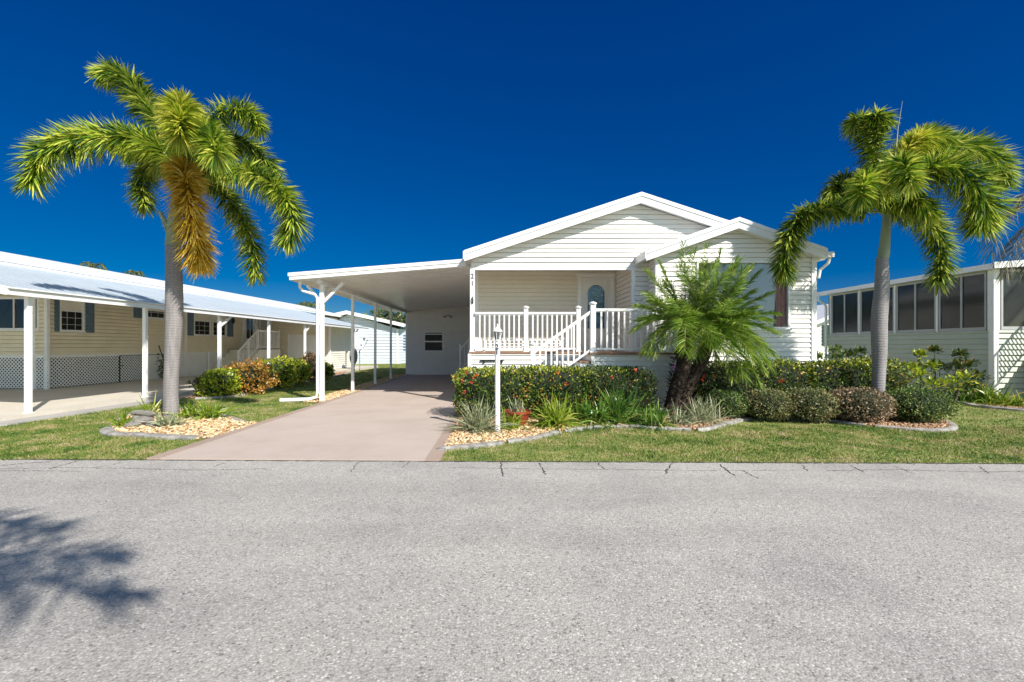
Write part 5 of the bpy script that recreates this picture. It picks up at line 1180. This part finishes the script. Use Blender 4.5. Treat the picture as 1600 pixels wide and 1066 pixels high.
# metal garden ornament with green vine by lattice
gp_=NL(UW+.35,dwall(243)); t=thing('potted_vine','green vine on a dark stake against the white skirt of the cream home','plant',(gp_.x,gp_.y,.1))
m_=MB(); m_.tube([(gp_.x,gp_.y,.1),(gp_.x,gp_.y,1.0),(gp_.x-.12,gp_.y,1.25),(gp_.x-.2,gp_.y,1.5)],.02,6); part(t,'stake',m_,dark)
n=300; P=np.column_stack([gp_.x+RG.normal(size=n)*.1,gp_.y+RG.normal(size=n)*.1,RG.uniform(.15,1.15,n)]); D=rnd(n); S=norm(np.cross(D,rnd(n))); V,F=leaves(P,D,S,np.full(n,.09),np.full(n,.05)); npmesh('foliage',V,F,hedgeD,t)
# distant trees and palms behind the houses
def far_tree(label,x,y,h,r,n=2600):
    t=thing('distant_tree',label,'tree',(x,y,0),group='trees far behind the houses'); m_=MB(); m_.tube([(x,y,0),(x+.2,y,h*.4),(x,y,h*.75)],[.25,.18,.08],8)
    for k in range(5): a=k*1.3; m_.tube([(x,y,h*.4),(x+r*.6*math.cos(a),y+r*.6*math.sin(a),h*.8)],[.1,.03],5)
    part(t,'trunk',m_,twig)
    shrubshape((x,y,h*.72),(r,r,h*.3),n,.28,farf,t,name='crown',power=2.1,bump=.35,corer=.45)
def far_palm(label,px,py,Y,h=None,lf=1.6,n=14):
    c=W(px,py,Y); t=thing('distant_palm',label,'palm tree',(c.x,Y,0),group='palms far behind the houses')
    palm_trunk(t,[(c.x,Y,0),(c.x+.1,Y,c.z*.5),tuple(c)],[.2,.15,.12],trunk,n=8)
    for k in range(n):
        a=2*math.pi*k/n+random.uniform(-.2,.2); e=random.uniform(-.3,.9); v=Vector((math.cos(a),math.sin(a),0))*lf
        frond(t,[c,c+v*.35+Vector((0,0,e*lf*.4)),c+v*.7+Vector((0,0,e*lf*.45)),c+v+Vector((0,0,e*lf*.2-.3*lf))],farf,60,.42*lf/1.6,'pinnate',.05,.1,stemr=.02)
far_palm('small distant palm over the left ridge of the cream home',146,417,42,lf=1.0); far_palm('small distant palm over the ridge nearer the left palm',210,428,44,lf=.8)
far_palm('tiny distant palm, leftmost of three right of the cream ridge',470,477,75,lf=1.1); far_palm('tiny distant palm, middle of three right of the cream ridge',483,478,78); far_palm('tiny distant palm, rightmost of three right of the cream ridge',494,480,80)
far_tree('distant dark tree seen through the carport right of the gable',W(614,500,50).x,50,W(0,483,50).z+.6,3.2)
far_tree('distant tree behind the small grey home',W(1300,520,60).x,60,4.2,3.5); far_tree('distant round tree hidden behind the cream home',-32,70,5,4); far_tree('distant round tree far behind the main house',8,75,5,5)
# ================= CAMERA, LIGHT, SKY =================
cam=bpy.data.objects.new('camera',bpy.data.cameras.new('camera')); COL.objects.link(cam); SC.camera=cam
cam.location=(0,0,EYE); cam.rotation_euler=(R(90),0,0); cam.data.sensor_width=36; cam.data.lens=FPX/1600*36; cam.data.clip_end=2000
cam.data.shift_x=(800-VX)/1600; cam.data.shift_y=(VY-533)/1600
ts=Vector((.80,-1,0)).normalized(); EL=R(39.5); tosun=Vector((ts.x*math.cos(EL),ts.y*math.cos(EL),math.sin(EL)))
su=bpy.data.objects.new('sun',bpy.data.lights.new('sun','SUN')); COL.objects.link(su); su.data.energy=5.0; su.data.angle=R(.53); su.data.color=(1,.945,.86)
su.rotation_euler=tosun.to_track_quat('Z','Y').to_euler(); su.location=(10,-12,12)
w=bpy.data.worlds.new('World'); SC.world=w; w.use_nodes=True; t=w.node_tree; t.nodes.clear()
o=t.nodes.new('ShaderNodeOutputWorld'); bg=t.nodes.new('ShaderNodeBackground'); sk=t.nodes.new('ShaderNodeTexSky'); sk.sky_type='NISHITA'; sk.sun_disc=False
sk.sun_elevation=EL; sk.sun_rotation=math.atan2(tosun.x,tosun.y); sk.altitude=1500; sk.air_density=1.0; sk.dust_density=.0; sk.ozone_density=3.5
L_=t.links; NN=t.nodes.new
def mth(op,a,b=None,c=None,clamp=False):
    m=NN('ShaderNodeMath'); m.operation=op; m.use_clamp=clamp
    for i,v in enumerate((a,b,c)):
        if v is None: continue
        if isinstance(v,(int,float)): m.inputs[i].default_value=v
        else: L_.new(v,m.inputs[i])
    return m.outputs[0]
hs=NN('ShaderNodeHueSaturation'); hs.inputs['Saturation'].default_value=1.7; hs.inputs['Value'].default_value=.8; L_.new(sk.outputs[0],hs.inputs['Color'])
ga=NN('ShaderNodeGamma'); ga.inputs[1].default_value=.88; L_.new(hs.outputs[0],ga.inputs[0])
se=NN('ShaderNodeSeparateColor'); L_.new(ga.outputs[0],se.inputs[0])
KK=7.32
g_=mth('MULTIPLY',se.outputs[1],.61*.84); b_=mth('MULTIPLY',mth('POWER',mth('MULTIPLY',se.outputs[2],.94/KK),.72),.667*KK); r_=mth('MULTIPLY',se.outputs[0],.3)
co=NN('ShaderNodeCombineColor'); L_.new(r_,co.inputs[0]); L_.new(g_,co.inputs[1]); L_.new(b_,co.inputs[2])
# sky boosted on the sun side, behind the camera, as added fill for shade
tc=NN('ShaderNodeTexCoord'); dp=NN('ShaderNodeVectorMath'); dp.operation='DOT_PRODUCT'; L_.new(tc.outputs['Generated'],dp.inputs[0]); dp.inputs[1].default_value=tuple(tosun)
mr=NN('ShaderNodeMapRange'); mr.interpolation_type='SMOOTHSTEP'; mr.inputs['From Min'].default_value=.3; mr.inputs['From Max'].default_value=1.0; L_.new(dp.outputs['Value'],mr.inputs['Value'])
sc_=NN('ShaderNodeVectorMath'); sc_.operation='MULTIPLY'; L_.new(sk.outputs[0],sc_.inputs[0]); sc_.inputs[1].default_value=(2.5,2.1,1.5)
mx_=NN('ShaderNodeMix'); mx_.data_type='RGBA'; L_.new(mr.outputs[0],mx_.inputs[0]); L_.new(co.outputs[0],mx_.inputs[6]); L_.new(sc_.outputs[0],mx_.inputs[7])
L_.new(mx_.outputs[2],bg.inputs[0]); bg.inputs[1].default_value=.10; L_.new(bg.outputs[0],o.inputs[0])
SC.view_settings.view_transform='Standard'; SC.view_settings.look='None'; SC.view_settings.gamma=1; SC.view_settings.exposure=.40
SC.cycles.max_bounces=8; SC.cycles.transparent_max_bounces=12
